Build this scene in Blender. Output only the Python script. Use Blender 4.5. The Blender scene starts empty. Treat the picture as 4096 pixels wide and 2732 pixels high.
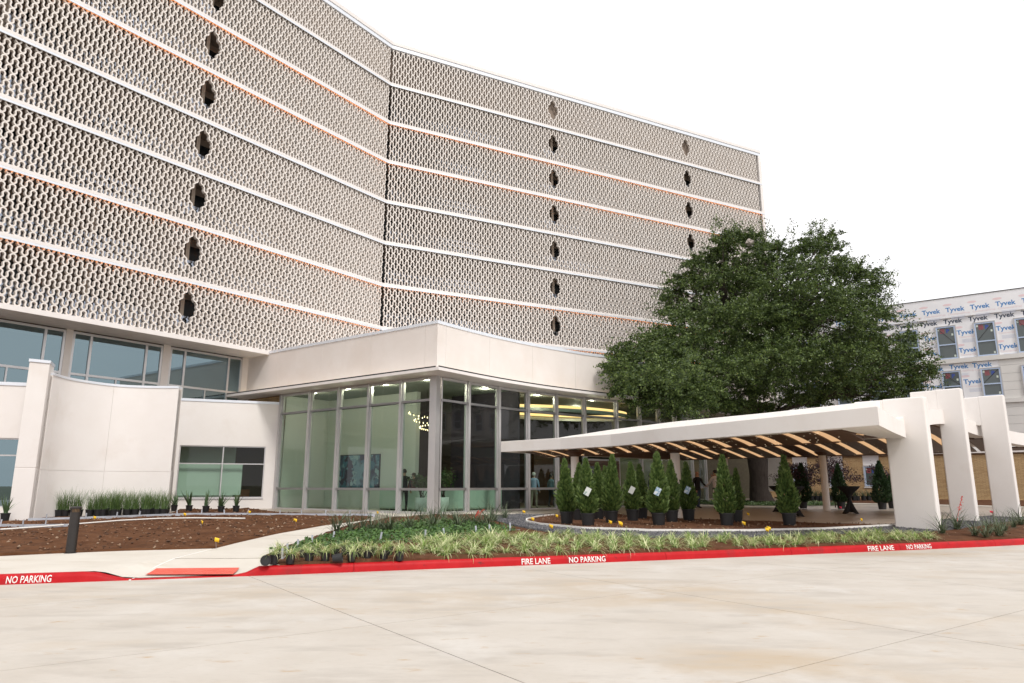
import bpy, bmesh, math, random
import numpy as np
from mathutils import Vector, Matrix
R = math.radians
random.seed(7); RNG = np.random.default_rng(11)

# ------------------------------------------------------------------ camera, sky, sun, exposure
SC = bpy.context.scene
COL = SC.collection
CAM_F, CAM_P, CAM_Z = 2774.9, 0.2033, 1.55          # focal length in photo pixels (4096 wide), pitch, eye height
cam = bpy.data.cameras.new('camera'); cam_o = bpy.data.objects.new('camera', cam); COL.objects.link(cam_o)
cam.sensor_width = 36; cam.lens = CAM_F*36/4096; cam.clip_end = 3000; cam.clip_start = 0.05
cam_o.location = (0, 0, CAM_Z); cam_o.rotation_euler = (math.pi/2+CAM_P, 0, 0)
SC.camera = cam_o
SUN_EL, SUN_AZ = 50, 150                             # azimuth clockwise from +Y (the view direction)
W = bpy.data.worlds.new('World'); SC.world = W; W.use_nodes = True
nt = W.node_tree; nt.nodes.clear()
wo = nt.nodes.new('ShaderNodeOutputWorld'); bg = nt.nodes.new('ShaderNodeBackground')
sky = nt.nodes.new('ShaderNodeTexSky'); sky.sky_type = 'NISHITA'; sky.sun_disc = False
sky.sun_elevation = R(SUN_EL); sky.sun_rotation = R(SUN_AZ); sky.dust_density = 4.0; sky.air_density = 1.2
tc = nt.nodes.new('ShaderNodeTexCoord')
cl = nt.nodes.new('ShaderNodeTexNoise'); cl.inputs['Scale'].default_value = 2.6; cl.inputs['Detail'].default_value = 7; cl.inputs['Roughness'].default_value = .58
mp = nt.nodes.new('ShaderNodeMapping'); mp.inputs['Scale'].default_value = (1, 1, 2.6)
rp = nt.nodes.new('ShaderNodeValToRGB'); rp.color_ramp.elements[0].position = .28; rp.color_ramp.elements[1].position = .50
rp.color_ramp.elements[0].color = (.82, .82, .82, 1); rp.color_ramp.elements[1].color = (1, 1, 1, 1)
mx = nt.nodes.new('ShaderNodeMix'); mx.data_type = 'RGBA'
mx.inputs['B'].default_value = (11.2, 11.0, 11.2, 1)    # bright overcast cloud, in the units of the sky texture
nt.links.new(tc.outputs['Generated'], mp.inputs[0]); nt.links.new(mp.outputs[0], cl.inputs['Vector'])
nt.links.new(cl.outputs['Fac'], rp.inputs[0]); nt.links.new(rp.outputs[0], mx.inputs['Factor'])
nt.links.new(sky.outputs[0], mx.inputs['A']); nt.links.new(mx.outputs['Result'], bg.inputs[0])
bg.inputs['Strength'].default_value = 0.080
nt.links.new(bg.outputs[0], wo.inputs[0])
sun = bpy.data.lights.new('sun', 'SUN'); sun.energy = 1.5; sun.angle = R(12); sun.color = (1.0, .955, .90)
sun_o = bpy.data.objects.new('sun', sun); COL.objects.link(sun_o)
sd = Vector((math.sin(R(SUN_AZ))*math.cos(R(SUN_EL)), math.cos(R(SUN_AZ))*math.cos(R(SUN_EL)), math.sin(R(SUN_EL))))
sun_o.rotation_euler = sd.to_track_quat('Z', 'Y').to_euler(); sun_o.location = sd*60
SC.view_settings.view_transform = 'Standard'; SC.view_settings.look = 'None'
SC.view_settings.exposure = 0.50; SC.view_settings.gamma = 1; SC.view_settings.use_curve_mapping = False
SC.render.engine = 'CYCLES'
SC.cycles.use_denoising = True; SC.cycles.max_bounces = 7; SC.cycles.diffuse_bounces = 4; SC.cycles.glossy_bounces = 3
SC.cycles.transmission_bounces = 6; SC.cycles.transparent_max_bounces = 14; SC.cycles.sample_clamp_indirect = 6
SC.cycles.caustics_reflective = False; SC.cycles.caustics_refractive = False

# ------------------------------------------------------------------ pixel helpers (photo pixels, 4096 x 2732)
CP, SP = math.cos(CAM_P), math.sin(CAM_P)
def ray(x, y):
    a = (x-2048)/CAM_F; b = (1366-y)/CAM_F
    return (a, CP-b*SP, SP+b*CP)
def atz(x, y, z):
    r = ray(x, y); t = (z-CAM_Z)/r[2]; return (r[0]*t, r[1]*t, z)
def on_wall(x, y, p0, d):
    """pixel ray meets the vertical plane through p0 along d -> (point, distance along d)"""
    r = ray(x, y); det = -r[0]*d[1]+r[1]*d[0]
    t = (-p0[0]*d[1]+p0[1]*d[0])/det; s = (r[0]*p0[1]-r[1]*p0[0])/det
    return (r[0]*t, r[1]*t, CAM_Z+r[2]*t), s

# ------------------------------------------------------------------ ground height
KERB = [(-40, 1.2), (-20, 7.5), (-14, 9.5), (-8, 11.5), (-4, 12.72), (0, 14.08), (4, 15.42), (8, 16.83), (12, 18.3), (14, 19.15), (16, 20.3), (18.5, 22.3), (22, 26), (30, 36)]
def pl(x, pts):
    if x <= pts[0][0]: return pts[0][1]
    for (a, b), (c, d) in zip(pts, pts[1:]):
        if x <= c: return b+(d-b)*(x-a)/(c-a)
    return pts[-1][1]
def kd(x, y): return (y-pl(x, KERB))*.945
ZR = [(0, .14), (1.2, .26), (3, .34), (8, .39), (20, .42), (45, .5)]
ZL = [(0, .14), (2.5, .19), (6, .27), (12, .35), (20, .40), (45, .5)]
def sm(a, b, x):
    t = min(1, max(0, (x-a)/(b-a))); return t*t*(3-2*t)
def G(x, y):
    d = kd(x, y)
    if d <= 0: return 0.0
    w = sm(-1.5, -5, x)
    z = pl(d, ZR)*(1-w)+pl(d, ZL)*w
    rb = sm(-6.9, -6.35, x)*(1-sm(-4.75, -4.3, x))*(1-sm(.3, 1.7, d))     # the dropped kerb
    return z-(z-.012)*rb
def gp(x, y):
    z = .3
    for _ in range(25):
        p = atz(x, y, z); z = .5*z+.5*G(p[0], p[1])
    return (p[0], p[1])

# ------------------------------------------------------------------ mesh builder
class MB:
    def __init__(s): s.v = []; s.f = []; s.mi = []
    def add(s, vs, fs, mi=0):
        o = len(s.v); s.v += [tuple(p) for p in vs]; s.f += [tuple(i+o for i in f) for f in fs]; s.mi += [mi]*len(fs); return s
    def box8(s, c, mi=0):   # 4 bottom ccw, 4 top
        return s.add(c, [(3, 2, 1, 0), (4, 5, 6, 7), (0, 1, 5, 4), (1, 2, 6, 5), (2, 3, 7, 6), (3, 0, 4, 7)], mi)
    def box(s, x0, y0, z0, x1, y1, z1, mi=0):
        return s.box8([(x0, y0, z0), (x1, y0, z0), (x1, y1, z0), (x0, y1, z0), (x0, y0, z1), (x1, y0, z1), (x1, y1, z1), (x0, y1, z1)], mi)
    def obox(s, p, d, n, l0, l1, n0, n1, z0, z1, mi=0):
        """box in plan: origin p, unit d along, unit n across"""
        q = [(p[0]+d[0]*l+n[0]*m, p[1]+d[1]*l+n[1]*m) for l, m in ((l0, n0), (l1, n0), (l1, n1), (l0, n1))]
        if (d[0]*n[1]-d[1]*n[0])*(l1-l0)*(n1-n0) < 0: q = q[::-1]
        return s.box8([(a, b, z0) for a, b in q]+[(a, b, z1) for a, b in q], mi)
    def prism(s, poly, z0, z1, mi=0):
        n = len(poly); A = sum(poly[i][0]*poly[(i+1) % n][1]-poly[(i+1) % n][0]*poly[i][1] for i in range(n))
        if A < 0: poly = poly[::-1]
        vs = [(x, y, z0) for x, y in poly]+[(x, y, z1) for x, y in poly]
        return s.add(vs, [tuple(range(n))[::-1], tuple(range(n, 2*n))]+[(i, (i+1) % n, n+(i+1) % n, n+i) for i in range(n)], mi)
    def ribbon(s, front, back, z0, z1, mi=0):
        """closed band between two plan polylines (same length)"""
        n = len(front); z0f = z0 if callable(z0) else (lambda i: z0); z1f = z1 if callable(z1) else (lambda i: z1)
        vs = []
        for i in range(n):
            a, b = front[i], back[i]
            vs += [(a[0], a[1], z0f(i)), (a[0], a[1], z1f(i)), (b[0], b[1], z1f(i)), (b[0], b[1], z0f(i))]
        fs = []
        for i in range(n-1):
            o = 4*i; q = o+4
            fs += [(o, q, q+1, o+1), (o+1, q+1, q+2, o+2), (o+2, q+2, q+3, o+3), (o+3, q+3, q, o)]
        fs += [(0, 1, 2, 3), (4*n-1, 4*n-2, 4*n-3, 4*n-4)]
        return s.add(vs, fs, mi)
    def tube(s, pts, rad, n=8, mi=0, cap=True):
        P = [Vector(p) for p in pts]; rr = rad if hasattr(rad, '__len__') else [rad]*len(P)
        o = len(s.v); up = Vector((.31, .17, .93))
        for i, p in enumerate(P):
            t = (P[min(i+1, len(P)-1)]-P[max(i-1, 0)]).normalized()
            x = t.cross(up)
            if x.length < .05: x = t.cross(Vector((1, 0, 0)))
            x.normalize(); y = t.cross(x)
            for k in range(n):
                a = 2*math.pi*k/n; q = p+(x*math.cos(a)+y*math.sin(a))*rr[i]; s.v.append(tuple(q))
        c0 = len(s.f)
        for i in range(len(P)-1):
            for k in range(n):
                a = o+i*n+k; b = o+i*n+(k+1) % n; s.f.append((a, b, b+n, a+n))
        if cap:
            s.f.append(tuple(o+k for k in range(n))[::-1]); e = o+(len(P)-1)*n; s.f.append(tuple(e+k for k in range(n)))
        s.mi += [mi]*(len(s.f)-c0); return s
    def lathe(s, prof, at=(0, 0, 0), n=16, mi=0):
        o = len(s.v); c0 = len(s.f)
        for r, z in prof:
            for k in range(n):
                a = 2*math.pi*k/n; s.v.append((at[0]+r*math.cos(a), at[1]+r*math.sin(a), at[2]+z))
        for i in range(len(prof)-1):
            for k in range(n):
                a = o+i*n+k; b = o+i*n+(k+1) % n; s.f.append((a, b, b+n, a+n))
        s.f.append(tuple(o+k for k in range(n))[::-1]); e = o+(len(prof)-1)*n; s.f.append(tuple(e+k for k in range(n)))
        s.mi += [mi]*(len(s.f)-c0); return s
    def mesh(s, name, mats, smooth=False):
        me = bpy.data.meshes.new(name); me.from_pydata(s.v, [], s.f)
        for m in (mats if isinstance(mats, (list, tuple)) else [mats]): me.materials.append(m)
        if any(s.mi): me.polygons.foreach_set('material_index', s.mi)
        if smooth: me.polygons.foreach_set('use_smooth', [True]*len(s.f))
        me.update(); return me
    def build(s, name, mats, parent=None, smooth=False, bevel=0):
        o = link(name, s.mesh(name, mats, smooth), parent)
        if bevel:
            b = o.modifiers.new('bevel', 'BEVEL'); b.width = bevel; b.segments = 2; b.limit_method = 'ANGLE'; b.angle_limit = R(40)
        return o
def np_mesh(name, V, F, mats, mi=None, smooth=False):
    """fast mesh from numpy arrays, F is (n,k)"""
    me = bpy.data.meshes.new(name); F = np.asarray(F, dtype=np.int32); k = F.shape[1]
    me.vertices.add(len(V)); me.vertices.foreach_set('co', np.asarray(V, dtype=np.float32).ravel())
    me.loops.add(F.size); me.loops.foreach_set('vertex_index', F.ravel())
    me.polygons.add(len(F)); me.polygons.foreach_set('loop_start', np.arange(0, F.size, k, dtype=np.int32))
    me.polygons.foreach_set('loop_total', np.full(len(F), k, dtype=np.int32))
    for m in (mats if isinstance(mats, (list, tuple)) else [mats]): me.materials.append(m)
    if mi is not None: me.polygons.foreach_set('material_index', np.asarray(mi, dtype=np.int32))
    me.polygons.foreach_set('use_smooth', np.full(len(F), bool(smooth)))
    me.update(calc_edges=True); return me
def link(name, me, parent=None, loc=None, rotz=None):
    o = bpy.data.objects.new(name, me); COL.objects.link(o)
    if parent: o.parent = parent
    if loc: o.location = loc
    if rotz: o.rotation_euler = (0, 0, rotz)
    return o
def tag(o, label=None, cat=None, group=None, kind=None):
    if label: o['label'] = label
    if cat: o['category'] = cat
    if group: o['group'] = group
    if kind: o['kind'] = kind
    return o
def thing(name, label, cat, loc=(0, 0, 0), rotz=0, group=None):
    o = bpy.data.objects.new(name, None); COL.objects.link(o); o.location = loc; o.rotation_euler = (0, 0, rotz)
    o.empty_display_size = .2
    return tag(o, label, cat, group)
def copy_tree(o, parent=None, loc=None, rot=None, scale=None, label=None):
    c = o.copy(); COL.objects.link(c)
    if parent: c.parent = parent
    if loc: c.location = loc
    if rot is not None: c.rotation_euler = rot if hasattr(rot, '__len__') else (0, 0, rot)
    if scale: c.scale = scale if hasattr(scale, '__len__') else (scale,)*3
    if label: c['label'] = label
    for ch in list(o.children): copy_tree(ch, c)
    return c

# ------------------------------------------------------------------ materials
def pmat(name, col, rough=.6, metal=0, col2=None, vs=3.0, vd=4, lo=.35, hi=.65, bump=0, bs=40, stretch=None, spec=None, emit=None, es=0, extra=None, coord='Object', trans=0):
    m = bpy.data.materials.new(name); m.use_nodes = True; t = m.node_tree; b = t.nodes['Principled BSDF']
    b.inputs['Base Color'].default_value = (*col, 1); b.inputs['Roughness'].default_value = rough; b.inputs['Metallic'].default_value = metal
    if spec is not None: b.inputs['Specular IOR Level'].default_value = spec
    if emit: b.inputs['Emission Color'].default_value = (*emit, 1); b.inputs['Emission Strength'].default_value = es
    if trans: b.inputs['Transmission Weight'].default_value = trans
    if col2 or bump or extra:
        tc = t.nodes.new('ShaderNodeTexCoord'); mp = t.nodes.new('ShaderNodeMapping'); t.links.new(tc.outputs[coord], mp.inputs[0])
        if stretch: mp.inputs['Rotation'].default_value = (0, 0, stretch[0]); mp.inputs['Scale'].default_value = stretch[1]
    cur = None
    if col2:
        n = t.nodes.new('ShaderNodeTexNoise'); n.inputs['Scale'].default_value = vs; n.inputs['Detail'].default_value = vd; n.inputs['Roughness'].default_value = .62
        t.links.new(mp.outputs[0], n.inputs['Vector'])
        r = t.nodes.new('ShaderNodeValToRGB'); r.color_ramp.elements[0].position = lo; r.color_ramp.elements[1].position = hi
        r.color_ramp.elements[0].color = (*col, 1); r.color_ramp.elements[1].color = (*col2, 1)
        t.links.new(n.outputs['Fac'], r.inputs[0]); cur = r.outputs[0]
    for e in (extra or []):   # (colour, scale, lo, hi, stretch)
        n = t.nodes.new('ShaderNodeTexNoise'); n.inputs['Scale'].default_value = e[1]; n.inputs['Detail'].default_value = 5; n.inputs['Roughness'].default_value = .6
        mp2 = t.nodes.new('ShaderNodeMapping'); t.links.new(tc.outputs[coord], mp2.inputs[0]); mp2.inputs['Location'].default_value = (e[1]*3.1, 5.7, 1.3)
        if len(e) > 4: mp2.inputs['Rotation'].default_value = (0, 0, e[4][0]); mp2.inputs['Scale'].default_value = e[4][1]
        t.links.new(mp2.outputs[0], n.inputs['Vector'])
        r = t.nodes.new('ShaderNodeMapRange'); r.inputs['From Min'].default_value = e[2]; r.inputs['From Max'].default_value = e[3]
        t.links.new(n.outputs['Fac'], r.inputs['Value'])
        x = t.nodes.new('ShaderNodeMix'); x.data_type = 'RGBA'; x.inputs['B'].default_value = (*e[0], 1)
        if cur: t.links.new(cur, x.inputs['A'])
        else: x.inputs['A'].default_value = (*col, 1)
        t.links.new(r.outputs['Result'], x.inputs['Factor']); cur = x.outputs['Result']
    if cur: t.links.new(cur, b.inputs['Base Color'])
    if bump:
        n = t.nodes.new('ShaderNodeTexNoise'); n.inputs['Scale'].default_value = bs; n.inputs['Detail'].default_value = 6; n.inputs['Roughness'].default_value = .65
        t.links.new(mp.outputs[0], n.inputs['Vector'])
        u = t.nodes.new('ShaderNodeBump'); u.inputs['Strength'].default_value = bump; u.inputs['Distance'].default_value = .02
        t.links.new(n.outputs['Fac'], u.inputs['Height']); t.links.new(u.outputs[0], b.inputs['Normal'])
    return m
def glass_mat(name, tint, ior=1.5, rough=0.0, refl=(1, 1, 1), add=0.0):
    m = bpy.data.materials.new(name); m.use_nodes = True; t = m.node_tree; t.nodes.clear()
    o = t.nodes.new('ShaderNodeOutputMaterial'); x = t.nodes.new('ShaderNodeMixShader'); f = t.nodes.new('ShaderNodeFresnel'); f.inputs[0].default_value = ior
    a = t.nodes.new('ShaderNodeBsdfTransparent'); a.inputs[0].default_value = (*tint, 1)
    g = t.nodes.new('ShaderNodeBsdfGlossy'); g.inputs['Roughness'].default_value = rough; g.inputs[0].default_value = (*refl, 1)
    ma = t.nodes.new('ShaderNodeMath'); ma.use_clamp = True; ma.inputs[1].default_value = add; t.links.new(f.outputs[0], ma.inputs[0])
    ge = t.nodes.new('ShaderNodeNewGeometry'); iv = t.nodes.new('ShaderNodeMath'); iv.operation = 'SUBTRACT'; iv.inputs[0].default_value = 1; t.links.new(ge.outputs['Backfacing'], iv.inputs[1])   # the far face of the pane only lets light out
    mu = t.nodes.new('ShaderNodeMath'); mu.operation = 'MULTIPLY'; t.links.new(ma.outputs[0], mu.inputs[0]); t.links.new(iv.outputs[0], mu.inputs[1]); t.links.new(mu.outputs[0], x.inputs[0]); t.links.new(a.outputs[0], x.inputs[1]); t.links.new(g.outputs[0], x.inputs[2]); t.links.new(x.outputs[0], o.inputs[0]); return m
def leaf_mat(name, col, col2, tl=.35, rough=.5):
    m = bpy.data.materials.new(name); m.use_nodes = True; t = m.node_tree; b = t.nodes['Principled BSDF']; b.inputs['Roughness'].default_value = rough
    oi = t.nodes.new('ShaderNodeNewGeometry'); r = t.nodes.new('ShaderNodeValToRGB')
    r.color_ramp.elements[0].color = (*col, 1); r.color_ramp.elements[1].color = (*col2, 1)
    t.links.new(oi.outputs['Random Per Island'], r.inputs[0]); t.links.new(r.outputs[0], b.inputs['Base Color'])
    tr = t.nodes.new('ShaderNodeBsdfTranslucent'); t.links.new(r.outputs[0], tr.inputs[0])
    x = t.nodes.new('ShaderNodeMixShader'); x.inputs[0].default_value = tl
    t.links.new(b.outputs[0], x.inputs[1]); t.links.new(tr.outputs[0], x.inputs[2]); t.links.new(x.outputs[0], t.nodes['Material Output'].inputs[0]); return m
def emat(name, col, s): return pmat(name, (.02, .02, .02), emit=col, es=s)

M = {}
KA = R(18.6)   # direction of the kerb and the paving streaks
M['road'] = pmat('road_concrete', (.475, .435, .38), .85, spec=.3, col2=(.53, .495, .445), vs=.9, vd=8, lo=.35, hi=.7, bump=.2, bs=70,
    extra=[((.44, .355, .255), .33, .53, .76, (KA, (.7, 1.4, 1))), ((.405, .37, .325), 1.7, .50, .76, (KA+R(14), (.5, 1.5, 1))), ((.56, .535, .495), .8, .55, .78), ((.42, .31, .20), 3.1, .62, .76, (KA, (.7, 1.5, 1))), ((.40, .37, .33), 30, .56, .78, (KA+R(60), (.25, 2.2, 1))), ((.27, .24, .20), 70, .72, .79)])
M['joint'] = pmat('joint_dark', (.16, .135, .11), .9)
M['walk'] = pmat('walk_concrete', (.545, .505, .44), .85, col2=(.60, .565, .50), vs=.8, bump=.08, bs=80, extra=[((.50, .455, .38), 1.3, .54, .72, (KA, (.4, 1.5, 1)))])
M['plaza'] = pmat('plaza_concrete', (.33, .275, .225), .32, col2=(.39, .33, .275), vs=.6, bump=.05, bs=70, spec=.5)
M['kerb_red'] = pmat('kerb_red_paint', (.40, .004, .008), .5, spec=.2, col2=(.46, .009, .013), vs=4, bump=.1, bs=50, extra=[((.16, .02, .02), 6, .63, .72), ((.5, .36, .3), 11, .72, .78), ((.30, .015, .018), 2.2, .56, .7)])
M['kerb_plain'] = pmat('kerb_concrete', (.48, .42, .34), .85, col2=(.55, .49, .41), vs=3, bump=.1)
M['tactile'] = pmat('tactile_red', (.60, .085, .055), .6, col2=(.66, .12, .08), vs=6)
M['white_paint'] = pmat('white_road_paint', (.78, .77, .74), .7, col2=(.70, .66, .62), vs=9, lo=.45, hi=.7)
M['soil'] = pmat('soil', (.075, .031, .014), .95, spec=.1, col2=(.135, .062, .030), vs=2.2, vd=8, bump=.6, bs=26, extra=[((.055, .028, .016), 5, .55, .72), ((.30, .21, .14), 28, .70, .76)])
M['soil2'] = pmat('soil_mulch', (.080, .036, .019), .95, spec=.1, col2=(.130, .062, .034), vs=4, vd=8, bump=.6, bs=30, extra=[((.08, .036, .02), 7, .56, .72), ((.40, .33, .25), 36, .70, .76)])
M['gravel'] = pmat('gravel', (.040, .039, .040), .8, col2=(.11, .11, .12), vs=45, vd=4, lo=.42, hi=.6, bump=.8, bs=55)
M['turf'] = pmat('ground_turf', (.05, .07, .025), .95, col2=(.09, .11, .04), vs=3)
M['earth'] = pmat('ground_far', (.20, .18, .14), .95, col2=(.16, .17, .10), vs=.1)
M['stucco'] = pmat('stucco_cream', (.70, .645, .60), .75, col2=(.735, .685, .645), vs=.8, bump=.06, bs=120, extra=[((.675, .61, .555), .45, .52, .75)])
M['stucco_w'] = pmat('stucco_white', (.785, .745, .71), .7, col2=(.81, .775, .745), vs=1.0, bump=.08, bs=90, extra=[((.745, .695, .65), .7, .55, .75)])
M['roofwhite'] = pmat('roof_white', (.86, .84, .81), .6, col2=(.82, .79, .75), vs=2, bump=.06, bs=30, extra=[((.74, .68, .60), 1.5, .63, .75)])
M['slabw'] = pmat('slab_white', (.79, .755, .73), .65, col2=(.755, .715, .69), vs=2, extra=[((.70, .63, .58), 1.1, .6, .8)])
M['flash'] = pmat('flashing_metal', (.72, .76, .82), .35, metal=.25, col2=(.76, .79, .84), vs=3)
M['screen'] = pmat('screen_block', (.765, .72, .68), .7, col2=(.72, .665, .615), vs=1.4, vd=5, bump=.05, bs=60, extra=[((.64, .575, .52), 5, .6, .8)])
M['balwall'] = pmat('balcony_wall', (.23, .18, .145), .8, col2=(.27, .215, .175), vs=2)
M['darkglass'] = pmat('dark_window_glass', (.012, .016, .018), .22, spec=.35)
M['balglass'] = glass_mat('balustrade_glass', (.55, .60, .63), 1.5, .02, (.78, .86, 1), .34)
M['alu'] = pmat('aluminium_frame', (.56, .55, .555), .38, metal=.55, col2=(.60, .585, .58), vs=2)
M['bronze'] = pmat('bronze_frame', (.17, .115, .09), .4, metal=.5)
M['glass'] = glass_mat('lobby_glass', (.80, .875, .835), 1.38)
M['glass2'] = glass_mat('tinted_window_glass', (.5, .6, .6), 1.5, 0, (.62, .84, .92), .24)
M['led_black'] = pmat('black_channel', (.008, .008, .008), .5)
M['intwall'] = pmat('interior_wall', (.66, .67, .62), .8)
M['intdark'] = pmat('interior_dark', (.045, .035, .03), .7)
M['intceil'] = pmat('interior_ceiling', (.32, .33, .30), .8)
M['intfloor'] = pmat('interior_floor', (.33, .31, .27), .25)
M['brown'] = pmat('soffit_brown', (.075, .032, .014), .5, col2=(.09, .04, .018), vs=5)
M['brick'] = pmat('brick_buff', (.50, .335, .17), .8, col2=(.57, .40, .215), vs=7, bump=.1, bs=30)
M['brick_b'] = pmat('brick_buff_dark', (.44, .28, .135), .8, col2=(.52, .36, .19), vs=5)
M['mortar'] = pmat('mortar', (.24, .15, .085), .9)
M['wrap'] = pmat('house_wrap', (.80, .80, .83), .45, col2=(.85, .85, .87), vs=.9, vd=7, bump=.25, bs=2.5)
M['siding'] = pmat('siding_panel', (.66, .645, .62), .7, col2=(.69, .675, .65), vs=1)
M['black'] = pmat('black_plastic', (.012, .012, .013), .5, bump=.05, bs=20)
M['cloth_black'] = pmat('black_stretch_cloth', (.004, .004, .005), .8)
M['bollard'] = pmat('bollard_bronze_black', (.016, .013, .012), .42, col2=(.022, .018, .016), vs=8)
M['yellow'] = pmat('flag_yellow', (.85, .52, .015), .6)
M['pink'] = pmat('flag_red', (.85, .03, .09), .6)
M['wire'] = pmat('wire_steel', (.45, .45, .45), .4, metal=.8)
M['steel'] = pmat('galvanised_edging', (.52, .55, .60), .45, metal=.35, col2=(.42, .45, .50), vs=5)
M['rubber_w'] = pmat('white_pipe', (.78, .76, .72), .5)
M['bark'] = pmat('bark', (.040, .028, .022), .9, col2=(.065, .048, .038), vs=9, bump=.8, bs=22, stretch=(0, (1, 1, .25)))
M['oak_a'] = leaf_mat('oak_leaf_dark', (.024, .048, .010), (.062, .10, .022), .24)
M['oak_b'] = leaf_mat('oak_leaf_light', (.085, .135, .028), (.175, .235, .065), .30)
M['cedar'] = leaf_mat('arborvitae_foliage', (.045, .095, .022), (.20, .28, .08), .3)
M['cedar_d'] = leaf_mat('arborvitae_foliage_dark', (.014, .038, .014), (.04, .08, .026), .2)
M['lir_a'] = leaf_mat('liriope_cream', (.52, .58, .27), (.80, .80, .50), .3)
M['lir_b'] = leaf_mat('liriope_green', (.15, .28, .055), (.34, .45, .13), .3)
M['cover'] = leaf_mat('groundcover_leaf', (.022, .07, .014), (.10, .20, .04), .2)
M['hesper'] = leaf_mat('yucca_leaf', (.055, .085, .045), (.16, .20, .11), .15)
M['grass'] = leaf_mat('tall_grass', (.06, .12, .035), (.17, .26, .08), .3)
M['agave'] = leaf_mat('agave_leaf', (.05, .10, .045), (.14, .21, .10), .15)
M['purple'] = leaf_mat('purple_leaf', (.018, .008, .010), (.06, .022, .026), .2)
M['shrub'] = leaf_mat('shrub_leaf', (.025, .055, .014), (.08, .13, .035), .2)
M['redflower'] = leaf_mat('red_flower', (.75, .05, .05), (.85, .14, .10), .3)
M['warm'] = emat('warm_strip', (1.0, .60, .31), .52)
M['orange_led'] = emat('orange_led', (1.0, .36, .11), 9)
M['cove_led'] = emat('cove_led', (1.0, .60, .24), 1.5)
M['down'] = emat('downlight', (1.0, .86, .66), 9)
M['uplight'] = emat('eyebrow_led', (1.0, .80, .38), 5.0)
# ================================================================== GROUND
def sheet(name, poly, mat, off=.004, res=.5, noise=0, nsc=1.0, flat=None, parent=None, kind=None):
    """plan polygon draped over the ground"""
    bm = bmesh.new(); bm.faces.new([bm.verts.new((x, y, 0)) for x, y in poly])
    xs = [p[0] for p in poly]; ys = [p[1] for p in poly]
    for ax, lo, hi in ((0, min(xs), max(xs)), (1, min(ys), max(ys))):
        k = math.ceil(lo/res)*res
        while k < hi:
            co = [0, 0, 0]; no = [0, 0, 0]; co[ax] = k; no[ax] = 1
            bmesh.ops.bisect_plane(bm, geom=bm.verts[:]+bm.edges[:]+bm.faces[:], plane_co=co, plane_no=no); k += res
    from mathutils import noise as mn
    for v in bm.verts:
        x, y = v.co.x, v.co.y
        z = (flat if flat is not None else G(x, y))+off
        if noise: z += noise*(mn.noise((x*nsc, y*nsc, 3.3))*.6+mn.noise((x*nsc*2.7, y*nsc*2.7, 1.1))*.4+.35)
        v.co.z = z
    for f in bm.faces:
        if f.normal.z < 0: f.normal_flip()
    bmesh.ops.recalc_face_normals(bm, faces=bm.faces)
    if noise:     # turn the edge down so that no gap shows under the loose soil
        ed = [e for e in bm.edges if e.is_boundary]; r = bmesh.ops.extrude_edge_only(bm, edges=ed)
        for v in r['geom']:
            if isinstance(v, bmesh.types.BMVert): v.co.z -= .16
    me = bpy.data.meshes.new(name); bm.to_mesh(me); bm.free(); me.materials.append(mat)
    if me.polygons and sum(p.normal.z for p in me.polygons) < 0: me.flip_normals()
    if noise: me.polygons.foreach_set('use_smooth', [True]*len(me.polygons))
    o = link(name, me, parent)
    if kind: o['kind'] = kind
    return o

# ground to the horizon, lowest of all
b = MB(); b.add([(-900, -700, -.06), (900, -700, -.06), (900, 1200, -.06), (-900, 1200, -.06)], [(0, 1, 2, 3)])
tag(b.build('ground', M['earth']), kind='structure')

# road: concrete slabs with open joints
road_base = MB(); road_base.prism([(-60, -40), (40, -40), (40, 36)]+[(x, pl(x, KERB)) for x in (30, 22, 18.5, 16, 14, 12, 8, 4, 0, -4, -8, -14, -20, -40)]+[(-60, -4)], -.05, -.012)
road = tag(road_base.build('road', M['joint']), kind='structure')
GA = R(35.2); gd = (math.cos(GA), math.sin(GA)); gn = (-math.sin(GA), math.cos(GA))
ul = [-34, -29.4, -25, -20.6, -16.4, -12.4, -8.2, -4.1, -.02, 3.52, 8.1, 12.5, 16.9, 21.2, 25.6, 30]
vl = [-26.9, -19.2, -15.36, -11.5, -7.7, -3.84, 0, 3.84, 7.68, 11.5, 15.34, 19.2, 23]
for i in range(len(ul)-1):
    for j in range(len(vl)-1):
        g = .006
        q = [(gd[0]*u+gn[0]*v, gd[1]*u+gn[1]*v) for u, v in ((ul[i]+g, vl[j]+g), (ul[i+1]-g, vl[j]+g), (ul[i+1]-g, vl[j+1]-g), (ul[i]+g, vl[j+1]-g))]
        if min(p[0] for p in q) > 26 or max(p[0] for p in q) < -34: continue
        if min(kd(*p) for p in q) < .2: MB().prism(q, -.03, 0).build('road_slab', M['road'], road)   # slabs run on under the kerb

# kerb
def dense(pts, st):
    out = []
    for a, b in zip(pts, pts[1:]):
        n = max(1, int(math.dist(a, b)/st))
        out += [(a[0]+(b[0]-a[0])*i/n, a[1]+(b[1]-a[1])*i/n) for i in range(n)]
    return out+[pts[-1]]
KD = dense(KERB, .2)
for _ in range(6): KD = [KD[0]]+[((a[0]+2*b[0]+c[0])/4, (a[1]+2*b[1]+c[1])/4) for a, b, c in zip(KD, KD[1:], KD[2:])]+[KD[-1]]
def kerb_h(x): return .012+.138*(1-sm(-6.95, -6.3, x)*(1-sm(-4.72, -4.38, x)))
kerb = tag(bpy.data.objects.new('kerb', None), kind='structure'); COL.objects.link(kerb)
def kerb_frame(i):
    a, c = KD[max(0, i-1)], KD[min(len(KD)-1, i+1)]; t = Vector((c[0]-a[0], c[1]-a[1])).normalized(); return t, Vector((-t.y, t.x))
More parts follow.
